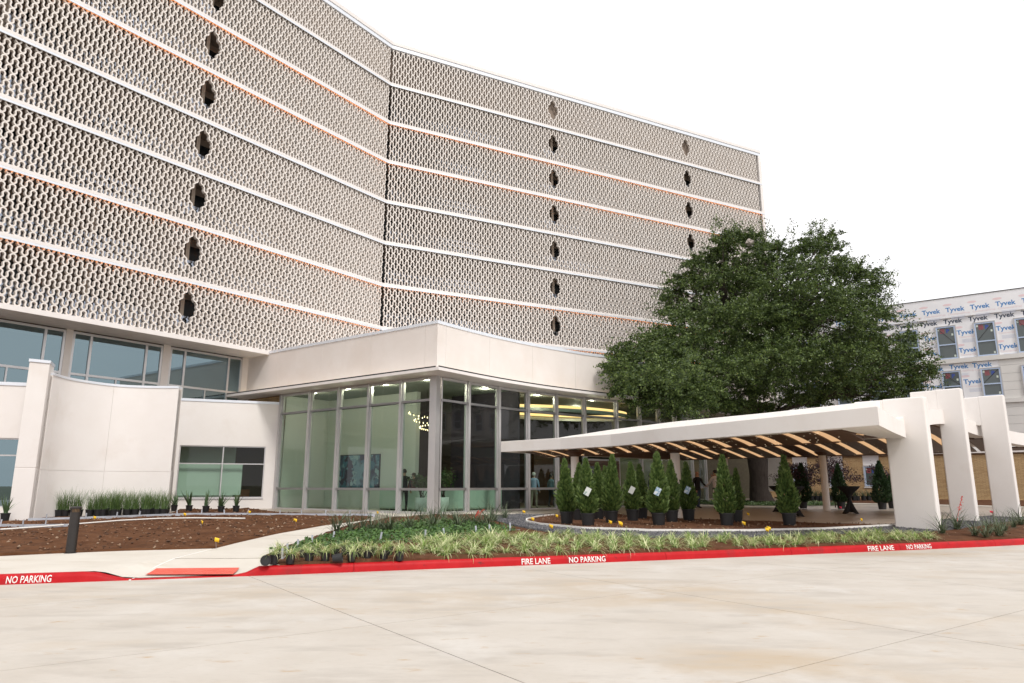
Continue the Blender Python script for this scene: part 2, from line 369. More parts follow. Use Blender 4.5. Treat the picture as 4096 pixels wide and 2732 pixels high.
def kerb_prof(h):
    return [(-.005, -.02), (0, .0), (.012, h*.55), (.028, h*.86), (.05, h*.97), (.075, h), (.16, h), (.16, -.02)]
joints = [k for k in range(0, len(KD), 16)]
for a, c in zip(joints, joints[1:]+[len(KD)-1]):
    if c-a < 2: continue
    b = MB(); n = 8; rows = []
    for i in range(a, c+1):
        t, nn = kerb_frame(i); p = Vector(KD[i]); e = (.004 if i == a else -.004 if i == c else 0)
        rows.append([(p.x+t.x*e+nn.x*o, p.y+t.y*e+nn.y*o, z) for o, z in kerb_prof(kerb_h(p.x))])
    b.v = [q for r in rows for q in r]
    for i in range(len(rows)-1):
        for k in range(n-1): b.f.append((i*n+k, (i+1)*n+k, (i+1)*n+k+1, i*n+k+1))
    b.f += [tuple(range(n)), tuple(range((len(rows)-1)*n, len(rows)*n))[::-1]]; b.mi = [0]*len(b.f)
    o = b.build('kerb_segment', M['kerb_red'] if KD[a][0] < 12.6 else M['kerb_plain'], kerb, True)
    md = o.modifiers.new('e', 'EDGE_SPLIT'); md.split_angle = R(50)
KS = [0.0]
for a, c in zip(KD, KD[1:]): KS.append(KS[-1]+math.dist(a, c))
def kerb_s_at(px, py):
    p = atz(px, py, .05); k = min(range(len(KD)), key=lambda i: abs(KD[i][0]/KD[i][1]-p[0]/p[1])); return KS[k]
def kerb_pt(s, h, off):
    k = max(0, min(len(KD)-2, int(np.searchsorted(KS, s))-1)); f = (s-KS[k])/(KS[k+1]-KS[k])
    p = Vector(KD[k]).lerp(Vector(KD[k+1]), f); t, nn = kerb_frame(k); H = kerb_h(p.x); pr = kerb_prof(H); z = h*H
    o = pl(z, [(q[1], q[0]) for q in pr[1:5]])-off; return (p.x+nn.x*o, p.y+nn.y*o, z)
def text_mesh(body, size=1.0, bold=0.0, res=2):
    c = bpy.data.curves.new('t', 'FONT'); c.body = body; c.size = size; c.resolution_u = res; c.fill_mode = 'FRONT'; c.offset = bold
    o = bpy.data.objects.new('t', c); COL.objects.link(o); dg = bpy.context.evaluated_depsgraph_get()
    me = bpy.data.meshes.new_from_object(o.evaluated_get(dg)); bpy.data.objects.remove(o); return me
def kerb_text(body, px0, px1, py, h0=.12, h1=.84):
    me = text_mesh(body, 1, .014); xs = [v.co.x for v in me.vertices]; ys = [v.co.y for v in me.vertices]
    s0, s1 = kerb_s_at(px0, py), kerb_s_at(px1, py)
    bm = bmesh.new(); bm.from_mesh(me)
    for q in (.12, .25, .38, .5, .62, .75, .88):      # cut across so the letters can follow the curved face
        bmesh.ops.bisect_plane(bm, geom=bm.verts[:]+bm.edges[:]+bm.faces[:], plane_co=(0, min(ys)+q*(max(ys)-min(ys)), 0), plane_no=(0, 1, 0))
    for v in bm.verts:
        u = (v.co.x-min(xs))/(max(xs)-min(xs)); w = (v.co.y-min(ys))/(max(ys)-min(ys))
        v.co = kerb_pt(s0+(s1-s0)*u, h0+(h1-h0)*w, .005)
    bm.to_mesh(me); bm.free(); me.materials.clear(); me.materials.append(M['white_paint']); link('painted_lettering', me, kerb)
kerb_text('FIRE LANE', 2086, 2218, 2262); kerb_text('NO PARKING', 2278, 2424, 2255)
kerb_text('FIRE LANE', 3470, 3577, 2203); kerb_text('NO PARKING', 3620, 3731, 2195)
kerb_text('NO PARKING', 18, 228, 2328)

def gpl(pts): return [gp(x, y) for x, y in pts]
def kline(x0, x1, off, st=.6):
    n = max(2, int(abs(x1-x0)/st)); out = []
    for i in range(n+1):
        x = x0+(x1-x0)*i/n; out.append((x-.31*off, pl(x, KERB)+.95*off))
    return out
# walkway behind the kerb (left), and the plaza
path_left = gpl([(0, 2226), (250, 2214), (480, 2205), (860, 2195), (950, 2172), (1120, 2134), (1290, 2104), (1450, 2083), (1600, 2070)])
bed_left = gpl([(1047, 2262), (1065, 2225), (1140, 2190), (1290, 2142), (1400, 2100), (1560, 2074), (1740, 2064), (1900, 2066), (2030, 2072)])
edge_right = [(20, 26.2), (18, 24.4), (15.6, 22.6), (14.3, 22.9)]
near = kline(-30, -3.6, .158, .5)+bed_left+[(2.2, 30.5), (-3.2, 31.5), (-9, 36)]+path_left[::-1]+[(-12, 14.6), (-30, 8.6)]
walk = sheet('path', near, M['walk'], .006, .25, kind='structure')
# path joints, open grooves drawn as thin dark fillets
def ground_strip(name, pts, w, mat, off, parent=None, h=0):
    b = MB(); P = dense(pts, .3); L = []; Rr = []
    for i, p in enumerate(P):
        a, c = P[max(0, i-1)], P[min(len(P)-1, i+1)]; t = Vector((c[0]-a[0], c[1]-a[1])).normalized(); n = Vector((-t.y, t.x))*w/2
        L.append((p[0]+n.x, p[1]+n.y)); Rr.append((p[0]-n.x, p[1]-n.y))
    b.ribbon(Rr, L, lambda i: G(*P[i])+off-.03, lambda i: G(*P[i])+off+h); return b.build(name, mat, parent)
for pts in ([(700, 2236), (1060, 2234)], [(515, 2319), (600, 2278), (690, 2237), (850, 2196)], [(1130, 2140), (1300, 2146)], [(1330, 2098), (1500, 2104)]):
    ground_strip('path_joint', gpl(pts), .011, M['joint'], .0085, walk)
ground_strip('white_edge_strip', gpl([(519, 2319), (604, 2278), (694, 2237), (845, 2198)]), .03, M['rubber_w'], .012, walk)
tp = [gp(x, y) for x, y in ((580, 2305), (625, 2280), (957, 2277), (931, 2306))]
tact = sheet('tactile_plate', tp, M['tactile'], .03, .1); tag(tact, 'red tactile warning plate set in the dropped kerb ramp', 'tactile plate')
db = MB(); bil = lambda u, v: (Vector(tp[0])*(1-u)+Vector(tp[3])*u)*(1-v)+(Vector(tp[1])*(1-u)+Vector(tp[2])*u)*v
for i in range(30):
    for j in range(9):
        q = bil((i+.5)/30, (j+.5)/9); db.lathe([(.012, 0), (.008, .005)], (q.x, q.y, G(q.x, q.y)+.0295), 6)
tag(db.build('raised_dome', M['tactile'], tact), kind='stuff')

# planting beds
soil_left = path_left[:8]+gpl([(1500, 2064), (1110, 2052)])+[(-12.6, 34.0), (-15.2, 32.6), (-13.4, 28.0), (-16.3, 25.5), (-16.9, 24.0), (-24, 22), (-30, 10)]
sl = sheet('soil_bed', soil_left, M['soil'], .012, .28, .075, 1.7, kind='structure')
bed_front = [p for p in kline(-4.05, 14.2, .15, .4)]+[(17.6, 22.4), (20, 26.2), (18.6, 27.4), (16.4, 25.5), (13.6, 23.2), (11.0, 20.9)]
gravel_in = gpl([(3590, 2112), (3300, 2128), (3000, 2136), (2600, 2136), (2330, 2126), (2160, 2109), (2106, 2098), (2108, 2088), (2150, 2078), (2215, 2069)])
bed_mid = bed_front+gravel_in+gpl([(2060, 2064), (1900, 2062), (1740, 2061)])+bed_left[::-1][3:]
bed = sheet('planting_bed', bed_mid, M['soil2'], .022, .3, .045, 1.9, kind='structure')
grav_out = gpl([(1960, 2072), (1990, 2092), (2080, 2115), (2230, 2142), (2560, 2158), (2900, 2158), (3200, 2152), (3560, 2136), (3650, 2142)])
gravel_poly = grav_out+[(12.6, 20.3), (15.0, 22.3), (18.6, 25.3), (18.2, 26.8), (14.4, 23.8), (11.4, 21.4)]+gravel_in[1:]+gpl([(2080, 2062)])
gravel = sheet('gravel_strip', gravel_poly, M['gravel'], .06, .3, .02, 2.5, kind='structure')
arb_poly = gravel_in+gpl([(2400, 2062), (2700, 2082), (3100, 2098), (3450, 2107)])
arb = sheet('mulch_bed', arb_poly, M['soil2'], .075, .3, .035, 2.2, kind='structure')
edge_pts = gpl([(3590, 2112), (3300, 2128), (3000, 2136), (2600, 2136), (2330, 2126), (2160, 2109), (2106, 2098), (2108, 2088), (2150, 2078), (2215, 2069)])
tag(ground_strip('bed_edging', edge_pts, .05, M['rubber_w'], .075, None, .045), 'white curved edging around the mulch bed of potted evergreens', 'edging')
# gravel stones (stuff)
def in_poly(x, y, poly):
    c = False; n = len(poly); j = n-1
    for i in range(n):
        if (poly[i][1] > y) != (poly[j][1] > y) and x < (poly[j][0]-poly[i][0])*(y-poly[i][1])/(poly[j][1]-poly[i][1])+poly[i][0]: c = not c
        j = i
    return c
def scatter(poly, n, keep=None):
    xs = [p[0] for p in poly]; ys = [p[1] for p in poly]; out = []
    t = 0
    while len(out) < n and t < n*40:
        t += 1; x = random.uniform(min(xs), max(xs)); y = random.uniform(min(ys), max(ys))
        if in_poly(x, y, poly) and (keep is None or keep(x, y)): out.append((x, y))
    return out
def stones(name, poly, n, r0, r1, mats, off, parent):
    V = []; F = []; mi = []; base = np.array([(1, 0, 0), (-1, 0, 0), (0, 1, 0), (0, -1, 0), (0, 0, 1), (0, 0, -1)], float)
    fc = [(0, 2, 4), (2, 1, 4), (1, 3, 4), (3, 0, 4), (2, 0, 5), (1, 2, 5), (3, 1, 5), (0, 3, 5)]
    for k, (x, y) in enumerate(scatter(poly, n)):
        r = random.uniform(r0, r1); a = random.uniform(0, 6.28); c, s = math.cos(a), math.sin(a)
        sc = np.array([random.uniform(.7, 1.3), random.uniform(.7, 1.3), random.uniform(.5, .9)])*r
        q = base*sc+RNG.normal(0, r*.15, (6, 3)); q = np.stack([q[:, 0]*c-q[:, 1]*s, q[:, 0]*s+q[:, 1]*c, q[:, 2]], 1)+[x, y, G(x, y)+off]
        F += [[i+6*k for i in f] for f in fc]; V.append(q); mi += [random.randrange(len(mats))]*8
    me = np_mesh(name, np.concatenate(V), F, mats, mi); return tag(link(name, me, parent), kind='stuff')
gs = [pmat('gravel_a', (.05, .05, .055), .8), pmat('gravel_b', (.10, .10, .11), .8), pmat('gravel_c', (.155, .152, .155), .75)]
stones('gravel_stone', gravel_poly, 9000, .014, .030, gs, .07, gravel)
ss = [pmat('clod_a', (.07, .034, .018), .95), pmat('clod_b', (.15, .075, .04), .95), pmat('clod_c', (.30, .21, .14), .9)]
stones('soil_clod', soil_left, 3200, .012, .05, [ss[0], ss[1], ss[0], ss[1], ss[2]], .05, sl)
stones('soil_clod', bed_mid, 1500, .01, .03, [ss[0], ss[1], ss[1], ss[2]], .03, bed)
stones('bark_chip', arb_poly, 900, .01, .028, [ss[1], ss[0], ss[2]], .11, arb)
# plaza paving: a grid sheet that dips under the beds and the path
xs_ = np.arange(-44, 62.01, .5); ys_ = np.arange(8, 96.01, .5); cov = (near, soil_left, bed_mid)
def deep(x, y): return any(all(in_poly(x+a, y+c, p) for a, c in ((.45, 0), (-.45, 0), (0, .45), (0, -.45))) for p in cov)
PV = [(x, y, G(x, y)-(.10 if (y < 37 and -30 < x < 20 and deep(x, y)) else 0)) for y in ys_ for x in xs_]; nx_ = len(xs_)
PF = [(j*nx_+i, j*nx_+i+1, (j+1)*nx_+i+1, (j+1)*nx_+i) for j in range(len(ys_)-1) for i in range(nx_-1) if kd(xs_[i], ys_[j]) > .9 and kd(xs_[i+1], ys_[j]) > .9]
tag(link('plaza', np_mesh('plaza', PV, PF, M['plaza'])), kind='structure')
# lawn round the tree and the bed before the annex
tag(sheet('lawn', [(11.5, 39.2), (15, 38.2), (19, 39.5), (20.5, 43), (17, 47), (12, 47), (10.5, 43)], M['turf'], .02, 1), kind='structure')
sb = sheet('annex_bed', [(17.8, 46.5), (22, 41.5), (40, 28.5), (60, 16), (66, 24), (36.2, 50.9), (22.5, 61)], M['soil2'], .03, 1.0, .05, 1.2, kind='structure')
ground_strip('path_edge', [(19, 43.5), (24, 39.4), (34, 31.8), (46, 23)], 1.3, M['walk'], .045, sb)
# ================================================================== HOTEL TOWER
H = 2.77; BRK = (-8.07, 41.747); AL, AR = .9499, .4781
dL = (-math.cos(AL), -math.sin(AL)); dR = (math.cos(AR), math.sin(AR))
nL = (-dL[1], dL[0]); nR = (dR[1], -dR[0])               # outward normals (towards the forecourt)
Z8 = CAM_Z+H*2.4485; LEN_L, LEN_R = 25.0, 34.04
def Zb(i): return Z8+(8-i)*H+(.37 if i == 0 else 0)      # top of band i (0 is the roof edge)
mit = 1/(1+nL[0]*nR[0]+nL[1]*nR[1])
def brk_off(o): return (BRK[0]+(nL[0]+nR[0])*mit*o, BRK[1]+(nL[1]+nR[1])*mit*o)
def tw(wing, s, o):
    d, n = (dL, nL) if wing == 'L' else (dR, nR); return (BRK[0]+d[0]*s+n[0]*o, BRK[1]+d[1]*s+n[1]*o)
def outline(o, rl=LEN_L, rr=LEN_R): return [tw('L', rl, o), brk_off(o), tw('R', rr, o)]
tower = thing('hotel_tower', 'tall cream hotel tower with two angled wings behind a wavy block screen', 'building', (BRK[0], BRK[1], 0))
TW0 = Vector((-BRK[0], -BRK[1], 0))
def tpart(b, name, mat, smooth=False, parent=None, bevel=0):
    o = b.build(name, mat, parent or tower, smooth, bevel)
    if not parent: o.location = TW0
    return o
for i in range(9):
    z = Zb(i)
    if i == 0:
        s = tpart(MB().ribbon(outline(.10), outline(-2.2), z-.33, z-.10), 'roof_edge', M['slabw'])
        tpart(MB().ribbon(outline(.07), outline(-.3), z-.1, z), 'roof_coping', M['flash'], parent=s)
        tpart(MB().ribbon(outline(.06), outline(-.3), z-.60, z-.335), 'roof_drip', M['flash'], parent=s)
    elif i < 8:
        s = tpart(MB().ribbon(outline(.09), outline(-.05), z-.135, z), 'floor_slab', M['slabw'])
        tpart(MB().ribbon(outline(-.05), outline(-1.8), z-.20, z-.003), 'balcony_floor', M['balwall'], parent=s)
        tpart(MB().ribbon(outline(.088), outline(.052), z-.235, z-.137), 'slab_flashing', M['flash'], parent=s)
    else:
        ol, ob = outline(.12), outline(-1.75)
        s = tpart(MB().ribbon(ol, ob, z-.21, z), 'soffit_slab', M['slabw'])
# LED strips that light the top of the screen on four floors
for i in (2, 3, 6, 7):
    z = Zb(i)-.137
    tpart(MB().ribbon(outline(.030, 24.5, 33.6), outline(-.012, 24.5, 33.6), z-.012, z-.002), 'light_strip', M['orange_led'])
M['partition'] = pmat('balcony_partition', (.40, .33, .27), .8)
# the balconies behind the screen: wall, partitions, doors and balustrades
BAY = 4.29
for w, length, n0, ph in (('L', LEN_L, nL, 12.28), ('R', LEN_R, nR, 12.57)):
    d = dL if w == 'L' else dR
    base = MB(); top = MB()
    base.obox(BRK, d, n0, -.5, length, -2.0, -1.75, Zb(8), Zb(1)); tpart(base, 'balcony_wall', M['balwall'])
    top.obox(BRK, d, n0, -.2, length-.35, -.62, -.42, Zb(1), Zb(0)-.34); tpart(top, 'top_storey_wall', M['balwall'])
    for i in range(1, 8):
        z0, z1 = Zb(i+1), Zb(i)-.235
        k = math.floor((0-ph)/BAY); s = ph+k*BAY
        while s < length:
            if s > .4: tpart(MB().obox(BRK, d, n0, s+(-.10 if w == 'L' else .16), s+(.08 if w == 'L' else .34), -1.75, -.70, z0, z1), 'balcony_partition', M['partition'])
            a, c = (s-2.75, s+.02) if w == 'L' else (s+.40, s+3.1)
            if a > 0 and c < length-.2:
                dr = tpart(MB().obox(BRK, d, n0, a, c, -1.752, -1.70, z0+.02, z0+2.2), 'balcony_door', M['darkglass'])
                for x in (a, (a+c)/2, c): tpart(MB().obox(BRK, d, n0, x-.035, x+.035, -1.70, -1.655, z0+.02, z0+2.2), 'door_stile', M['bronze'], parent=dr)
            if s+BAY < length and s > -1: tpart(MB().obox(BRK, d, n0, max(s, .35)+.01, s+BAY-.01, -.53, -.515, z0+.06, z0+1.08), 'glass_balustrade', M['balglass'])
            s += BAY
# end walls, back and roof
tpart(MB().obox(BRK, dR, nR, LEN_R-.30, LEN_R+.02, -14, .07, 1.0, Zb(0)-.61), 'end_wall', M['slabw'])
tpart(MB().obox(BRK, dL, nL, LEN_L-.02, LEN_L+.25, -14, .07, Zb(8), Zb(0)-.61), 'end_wall', M['slabw'])
tpart(MB().ribbon(outline(-2.2, LEN_L, LEN_R), [tw('L', LEN_L, -14), brk_off(-14), tw('R', LEN_R, -14)], Zb(0)-.5, Zb(0)-.35), 'roof', M['roofwhite'])
tpart(MB().ribbon([tw('L', LEN_L, -13.8), brk_off(-13.8), tw('R', LEN_R, -13.8)], [tw('L', LEN_L, -14), brk_off(-14), tw('R', LEN_R, -14)], .3, Zb(0)-.5), 'rear_wall', M['balwall'])
tpart(MB().obox(BRK, dR, nR, -.5, LEN_R-.3, -2.0, -1.76, .3, Zb(8)-.21), 'base_wall', pmat('base_wall_shade_tone', (.10, .085, .055), .8, col2=(.13, .11, .07), vs=6))  # dark olive colour carries the brick reflection and the tree's shade
# the screen: rows of waves, each block half a wave
P_, ROW, TH, DEP = .368, .344, .055, .18; AMP = ROW-TH*.78
NSEG = 11
def half_wave():
    """crest arc, short leaning leg, trough arc: bulbous crest over a narrow neck"""
    be = R(11); c, n_ = math.cos(be), math.sin(be)
    leg = (AMP-(1+n_)*P_/2/c)/(c+(1+n_)*n_/c); rho = (P_/2+leg*n_)/(2*c); sw = math.pi/2+be; n = (NSEG-1)//2; res = []
    for k in range(n+1): a = sw*k/n; res.append((rho*math.sin(a), AMP/2-rho+rho*math.cos(a)))
    for k in range(n+1): a = sw*(1-k/n); res.append((P_/2-rho*math.sin(a), -AMP/2+rho-rho*math.cos(a)))
    return np.array(res)
HW = half_wave()
tg = np.gradient(HW, axis=0); tg /= np.linalg.norm(tg, axis=1)[:, None]; tg[0] = tg[-1] = (1, 0); nm = np.stack([-tg[:, 1], tg[:, 0]], 1)
up_, dn_ = HW+nm*TH/2, HW-nm*TH/2; NP = NSEG+1
# local coords: x along the wing, y outward, z up ; rings: up-front, down-front, up-back, down-back
def tile_arrays(flip, back=True):
    sx = lambda a: (P_/2-a) if flip else a
    V = np.concatenate([np.stack([sx(u[:, 0]), np.full(NP, yy), u[:, 1]], 1) for u, yy in ((up_, 0), (dn_, 0), (up_, -DEP), (dn_, -DEP))])
    F = []
    for k in range(NP-1):
        q = [(k, NP+k, NP+k+1, k+1), (2*NP+k, k, k+1, 2*NP+k+1), (NP+k, 3*NP+k, 3*NP+k+1, NP+k+1)]
        if back: q.append((3*NP+k, 2*NP+k, 2*NP+k+1, 3*NP+k+1))
        F += [(a[::-1] if flip else a) for a in q]
    if back: e = NP-1; F += [(0, 2*NP, 3*NP, NP), (e, NP+e, 3*NP+e, 2*NP+e)]
    return V, np.array(F)
tiles = []       # (wing, s of the half's start, z centre, flip)
for w, length, h0s in (('L', LEN_L, (12.39,)), ('R', LEN_R, (12.57, 25.44))):
    h0 = h0s[0]; n0 = -int(h0/(P_/2)); nmax = int((length-.33-h0)/(P_/2))
    broken = {('R', 6): ((12.57, 6),)}
    for i in range(8):
        zt = Zb(i)-(.60 if i == 0 else .235)
        for k in range(0, 8):
            zc = Zb(i+1)+ROW*.5+(7-k)*ROW
            for j in range(n0, nmax):
                s = h0+j*P_/2
                if s < .03 and w == 'R' or s < .05: continue
                gone = False
                for hh in h0s:
                    hh = h0+round((hh-h0)/P_)*P_; x = (s+P_/4-hh)/P_
                    lim = {2: .5, 3: 1, 4: 1, 5: .5}.get(k, 0)
                    if abs(x) < lim: gone = True
                if gone: continue
                crest_first = ((j % 2) == 0) == ((k % 2) == 1)
                tiles.append((w, s, zc, not crest_first, k == 0))
AX = {'L': (dL, nL), 'R': (dR, nR)}
def world_m(w, s, zc):
    d, n = AX[w]; p = tw(w, s, 0)
    return np.array([[d[0], n[0], 0, p[0]], [d[1], n[1], 0, p[1]], [0, 0, 1, zc], [0, 0, 0, 1]])
def in_frame(p):
    q = (p[0], p[1]*CP+(p[2]-CAM_Z)*SP, -p[1]*SP+(p[2]-CAM_Z)*CP); x = 2048+CAM_F*q[0]/q[1]; y = 1366-CAM_F*q[2]/q[1]
    return 10 < x < 4086 and 10 < y < 2720
cand = sorted((k for k, t in enumerate(tiles) if t[0] == 'L' and not t[4] and in_frame((*tw('L', t[1]+.1, 0), t[2]))), key=lambda k: math.dist((*tw('L', tiles[k][1], 0), tiles[k][2]), (0, 0, CAM_Z)))
solo = set(cand[:300])
arr = {f: tile_arrays(f, False) for f in (False, True)}; full = {}
for f in (False, True):
    V, F = tile_arrays(f, True); full[f] = np_mesh('screen_block', V, F, M['screen'])
halfk = NSEG//2+1
for w in 'LR':
    VV = []; FF = []; off = 0
    m = None
    for k, (ww, s, zc, fl, part) in enumerate(tiles):
        if ww != w or k in solo: continue
        V, F = arr[fl]
        if part:                                    # top course: only the lower half of the wave shows
            keep = [q for q in range(NP-1) if q >= halfk-1]
            F = np.array([f for q in keep for f in F[3*q:3*q+3]])
        mm = world_m(w, s, zc); VV.append(V@mm[:3, :3].T+mm[:3, 3]); FF.append(F+off); off += len(V)
    o = link('block_screen', np_mesh('block_screen', np.concatenate(VV), np.concatenate(FF), M['screen']), tower, TW0); o['kind'] = 'stuff'
for k in solo:
    w, s, zc, fl, _ = tiles[k]; o = link('screen_block', full[fl], tower)
    mm = world_m(w, s, zc); mm[:3, 3] -= (BRK[0], BRK[1], 0); o.matrix_basis = Matrix(mm.tolist())
# strip windows under the soffit of the left wing
OW = -1.73
up = thing('window_storey', 'storey of wide grey-framed windows between cream piers under the left wing', 'building', (*tw('L', 10, OW), 4.6))
def uw(b, name, mat, parent=None):
    o = b.build(name, mat, parent or up)
    if not parent: o.location = (-up.location[0], -up.location[1], -up.location[2])
    return o
P0 = BRK
for s0, s1 in ((8.24, 12.05), (12.5, 16.38), (16.75, 20.6)):
    z0, zt, z1 = 5.3, 6.22, 8.05
    wn = uw(MB().obox(P0, dL, nL, s0, s1, OW-.06, OW-.03, z0, z1), 'window', M['glass2'])
    ms = [s0, s0+.72, s1-.72, s1]
    fr = MB()
    for q in ms: fr.obox(P0, dL, nL, q-.05, q+.05, OW-.08, OW+.03, z0, z1)
    fr.obox(P0, dL, nL, s0, s1, OW-.081, OW+.028, z1-.08, z1+.02); fr.obox(P0, dL, nL, s0, s1, OW-.081, OW+.026, zt-.05, zt+.05)
    fr.obox(P0, dL, nL, (s0+s1)/2-.03, (s0+s1)/2+.03, OW-.08, OW+.024, z0, zt)
    uw(fr, 'window_frame', M['alu'], wn)
for s0, s1 in ((7.4, 8.19), (12.1, 12.45), (16.43, 16.70), (20.65, 25)):
    uw(MB().obox(P0, dL, nL, s0, s1, OW-.2, OW+.05, 4.6, 8.12), 'pier', M['stucco'])
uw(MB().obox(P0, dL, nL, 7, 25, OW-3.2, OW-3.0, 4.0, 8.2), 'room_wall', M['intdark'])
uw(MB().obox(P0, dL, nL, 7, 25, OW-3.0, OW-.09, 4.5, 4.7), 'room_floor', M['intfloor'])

# ================================================================== LOW WALLS ON THE LEFT
def offset_line(pts, o):
    out = []
    for i, p in enumerate(pts):
        a, c = pts[max(0, i-1)], pts[min(len(pts)-1, i+1)]; t = Vector((c[0]-a[0], c[1]-a[1])).normalized(); out.append((p[0]-t.y*o, p[1]+t.x*o))
    return out
def bez(pts, n=24):
    """Catmull-Rom through plan points"""
    out = []; P = [pts[0]]+list(pts)+[pts[-1]]; m = len(pts)-1
    for i in range(m):
        p0, p1, p2, p3 = (np.array(P[i+k]) for k in range(4)); q = max(2, n//m)
        for k in range(q):
            t = k/q; out.append(tuple(.5*((2*p1)+(-p0+p2)*t+(2*p0-5*p1+4*p2-p3)*t*t+(-p0+3*p1-3*p2+p3)*t**3)))
    return out+[tuple(pts[-1])]
cw_line = bez([(-16.25, 24.3), (-16.35, 25.6), (-15.75, 27.05), (-14.75, 27.6), (-13.4, 27.7)], 32)
cw = thing('curved_wall', 'concave cream stucco wall with a metal cap behind the row of grasses', 'wall', (-15, 27, .3))
def part_at(b, name, mat, parent, smooth=False, bevel=0):
    o = b.build(name, mat, parent, smooth, bevel); o.location = -Vector(parent.location) if parent.parent is None else (0, 0, 0); return o
cum = [0.0]
for a, c in zip(cw_line, cw_line[1:]): cum.append(cum[-1]+math.dist(a, c))
def sub_line(line, cum, s0, s1):
    def at(s):
        k = max(0, min(len(line)-2, int(np.searchsorted(cum, s))-1)); f = (s-cum[k])/(cum[k+1]-cum[k]); return (line[k][0]+(line[k+1][0]-line[k][0])*f, line[k][1]+(line[k+1][1]-line[k][1])*f)
    return [at(s0)]+[line[i] for i in range(len(line)) if s0 < cum[i] < s1]+[at(s1)]
zj = 2.05
cuts = [0, .55, 3.0, cum[-1]]
for a, c in zip(cuts, cuts[1:]):
    l = sub_line(cw_line, cum, a+(.004 if a else 0), c-(.004 if c < cum[-1] else 0))
    for z0, z1 in ((.1, zj-.005), (zj+.005, 5.34)):
        part_at(MB().ribbon(l, offset_line(l, .32), z0, z1), 'wall_panel', M['stucco_w'], cw, True).modifiers.new('e', 'EDGE_SPLIT').split_angle = R(35)
li = offset_line(cw_line, .02); part_at(MB().ribbon(li, offset_line(cw_line, .30), .1, 5.3), 'wall_core', M['stucco'], cw)
part_at(MB().ribbon(offset_line(cw_line, -.025), offset_line(cw_line, .345), 5.34, 5.43), 'cap', M['flash'], cw)
pier = thing('stucco_pier', 'tall cream stucco pier at the left end of the curved wall', 'pier', (-16.5, 24.1, .3))
pp = [(-16.62, 23.55), (-16.18, 23.95), (-16.55, 24.75), (-17.05, 24.45)]
ctr = (-16.6, 24.2)
for z0, z1 in ((.05, 2.10), (2.11, 5.70)): part_at(MB().prism(pp, z0, z1), 'pier_panel', M['stucco_w'], pier, bevel=.012)
part_at(MB().prism([(ctr[0]+(x-ctr[0])*1.07, ctr[1]+(y-ctr[1])*1.07) for x, y in pp], 5.70, 5.80), 'cap', M['flash'], pier)
part_at(MB().prism([(ctr[0]+(x-ctr[0])*.97, ctr[1]+(y-ctr[1])*.97) for x, y in pp], .05, 5.68), 'pier_core', M['stucco'], pier)
def wall_with_window(w, p0, d, L, z0, z1, win, th=.3, mat=None):
    """panels round a window opening; win = (l0,l1,za,zb) ; d along, n outward"""
    n = (d[1], -d[0]); l0, l1, za, zb = win; mat = mat or M['stucco_w']
    for a, c, e, f in ((0, l0, z0, z1), (l1, L, z0, z1), (l0, l1, z0, za), (l0, l1, zb, z1)):
        if c-a > .01 and f-e > .01: part_at(MB().obox(p0, d, n, a, c, -th, 0, e, f), 'wall_panel', mat, w)
    part_at(MB().obox(p0, d, n, -.02, L+.02, -th-.02, .03, z1, z1+.12), 'cap', M['flash'], w)
    return n
def window_unit(w, p0, d, n, win, cols, rows, glass, frame, dep=.10, fw=.05):
    l0, l1, za, zb = win
    wn = part_at(MB().obox(p0, d, n, l0, l1, -dep-.012, -dep, za, zb), 'window', glass, w)
    fr = MB(); xs = [l0+fw/2]+[l0+(l1-l0)*k/cols for k in range(1, cols)]+[l1-fw/2]
    for x in xs: fr.obox(p0, d, n, x-fw/2, x+fw/2, -dep-.05, -dep+.05, za, zb)
    for z in [za+fw/2]+rows+[zb-fw/2]: fr.obox(p0, d, n, l0, l1, -dep-.048, -dep+.048, z-fw/2, z+fw/2)
    f = fr.build('window_frame', frame, wn); f.location = (0, 0, 0); return wn
wb = thing('window_wall', 'low cream stucco wall with a four-pane window beside the glass lobby', 'wall', (-13.5, 33.7, .35))
dB = Vector((.926, .378)).normalized(); dB = (dB.x, dB.y); pB = (-11.42-dB[0]*6.6, 34.55-dB[1]*6.6)
wl0 = on_wall(708, 1900, pB, dB)[1]; wl1 = on_wall(1056, 1900, pB, dB)[1]
winB = (wl0, wl1, .92, 3.36)
nB = wall_with_window(wb, pB, dB, 6.6, .15, 5.45, winB)
window_unit(wb, pB, dB, nB, winB, 2, [2.52], M['glass'], M['alu'])
part_at(MB().obox(pB, dB, nB, wl0-.03, wl1+.03, -.05, .03, .86, .915), 'sill', M['alu'], wb)
# the room behind that window
part_at(MB().obox(pB, dB, nB, wl0-.6, wl0+2.5, -1.9, -1.8, .3, 4.4), 'room_wall', M['intwall'], wb)
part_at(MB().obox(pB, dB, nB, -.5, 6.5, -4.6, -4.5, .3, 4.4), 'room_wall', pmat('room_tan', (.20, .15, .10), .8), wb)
part_at(MB().obox(pB, dB, nB, -.5, 6.6, -4.5, -.31, .3, .36), 'room_floor', M['intfloor'], wb)
part_at(MB().obox(pB, dB, nB, -.5, 6.6, -4.5, -.31, 4.3, 4.6), 'low_roof', M['roofwhite'], wb)
part_at(MB().obox(pB, dB, nB, -8.5, -.5, -4.5, -.3, 4.2, 4.5), 'low_roof', M['roofwhite'], wb)
part_at(MB().obox(pB, dB, nB, wl0+.05, wl0+(wl1-wl0)*.74, -.36, -.35, 1.05, 2.5), 'roller_blind', pmat('roller_blind', (.62, .65, .60), .8), wb)
part_at(MB().obox(pB, dB, nB, wl1-1.1, wl1-.5, -3.4, -2.9, .36, 1.3), 'cabinet', pmat('orange_wood', (.42, .14, .04), .5), wb)
wa = thing('window_wall', 'low cream wall with a dark window at the left edge beside the pier', 'wall', (-19, 24, .3))
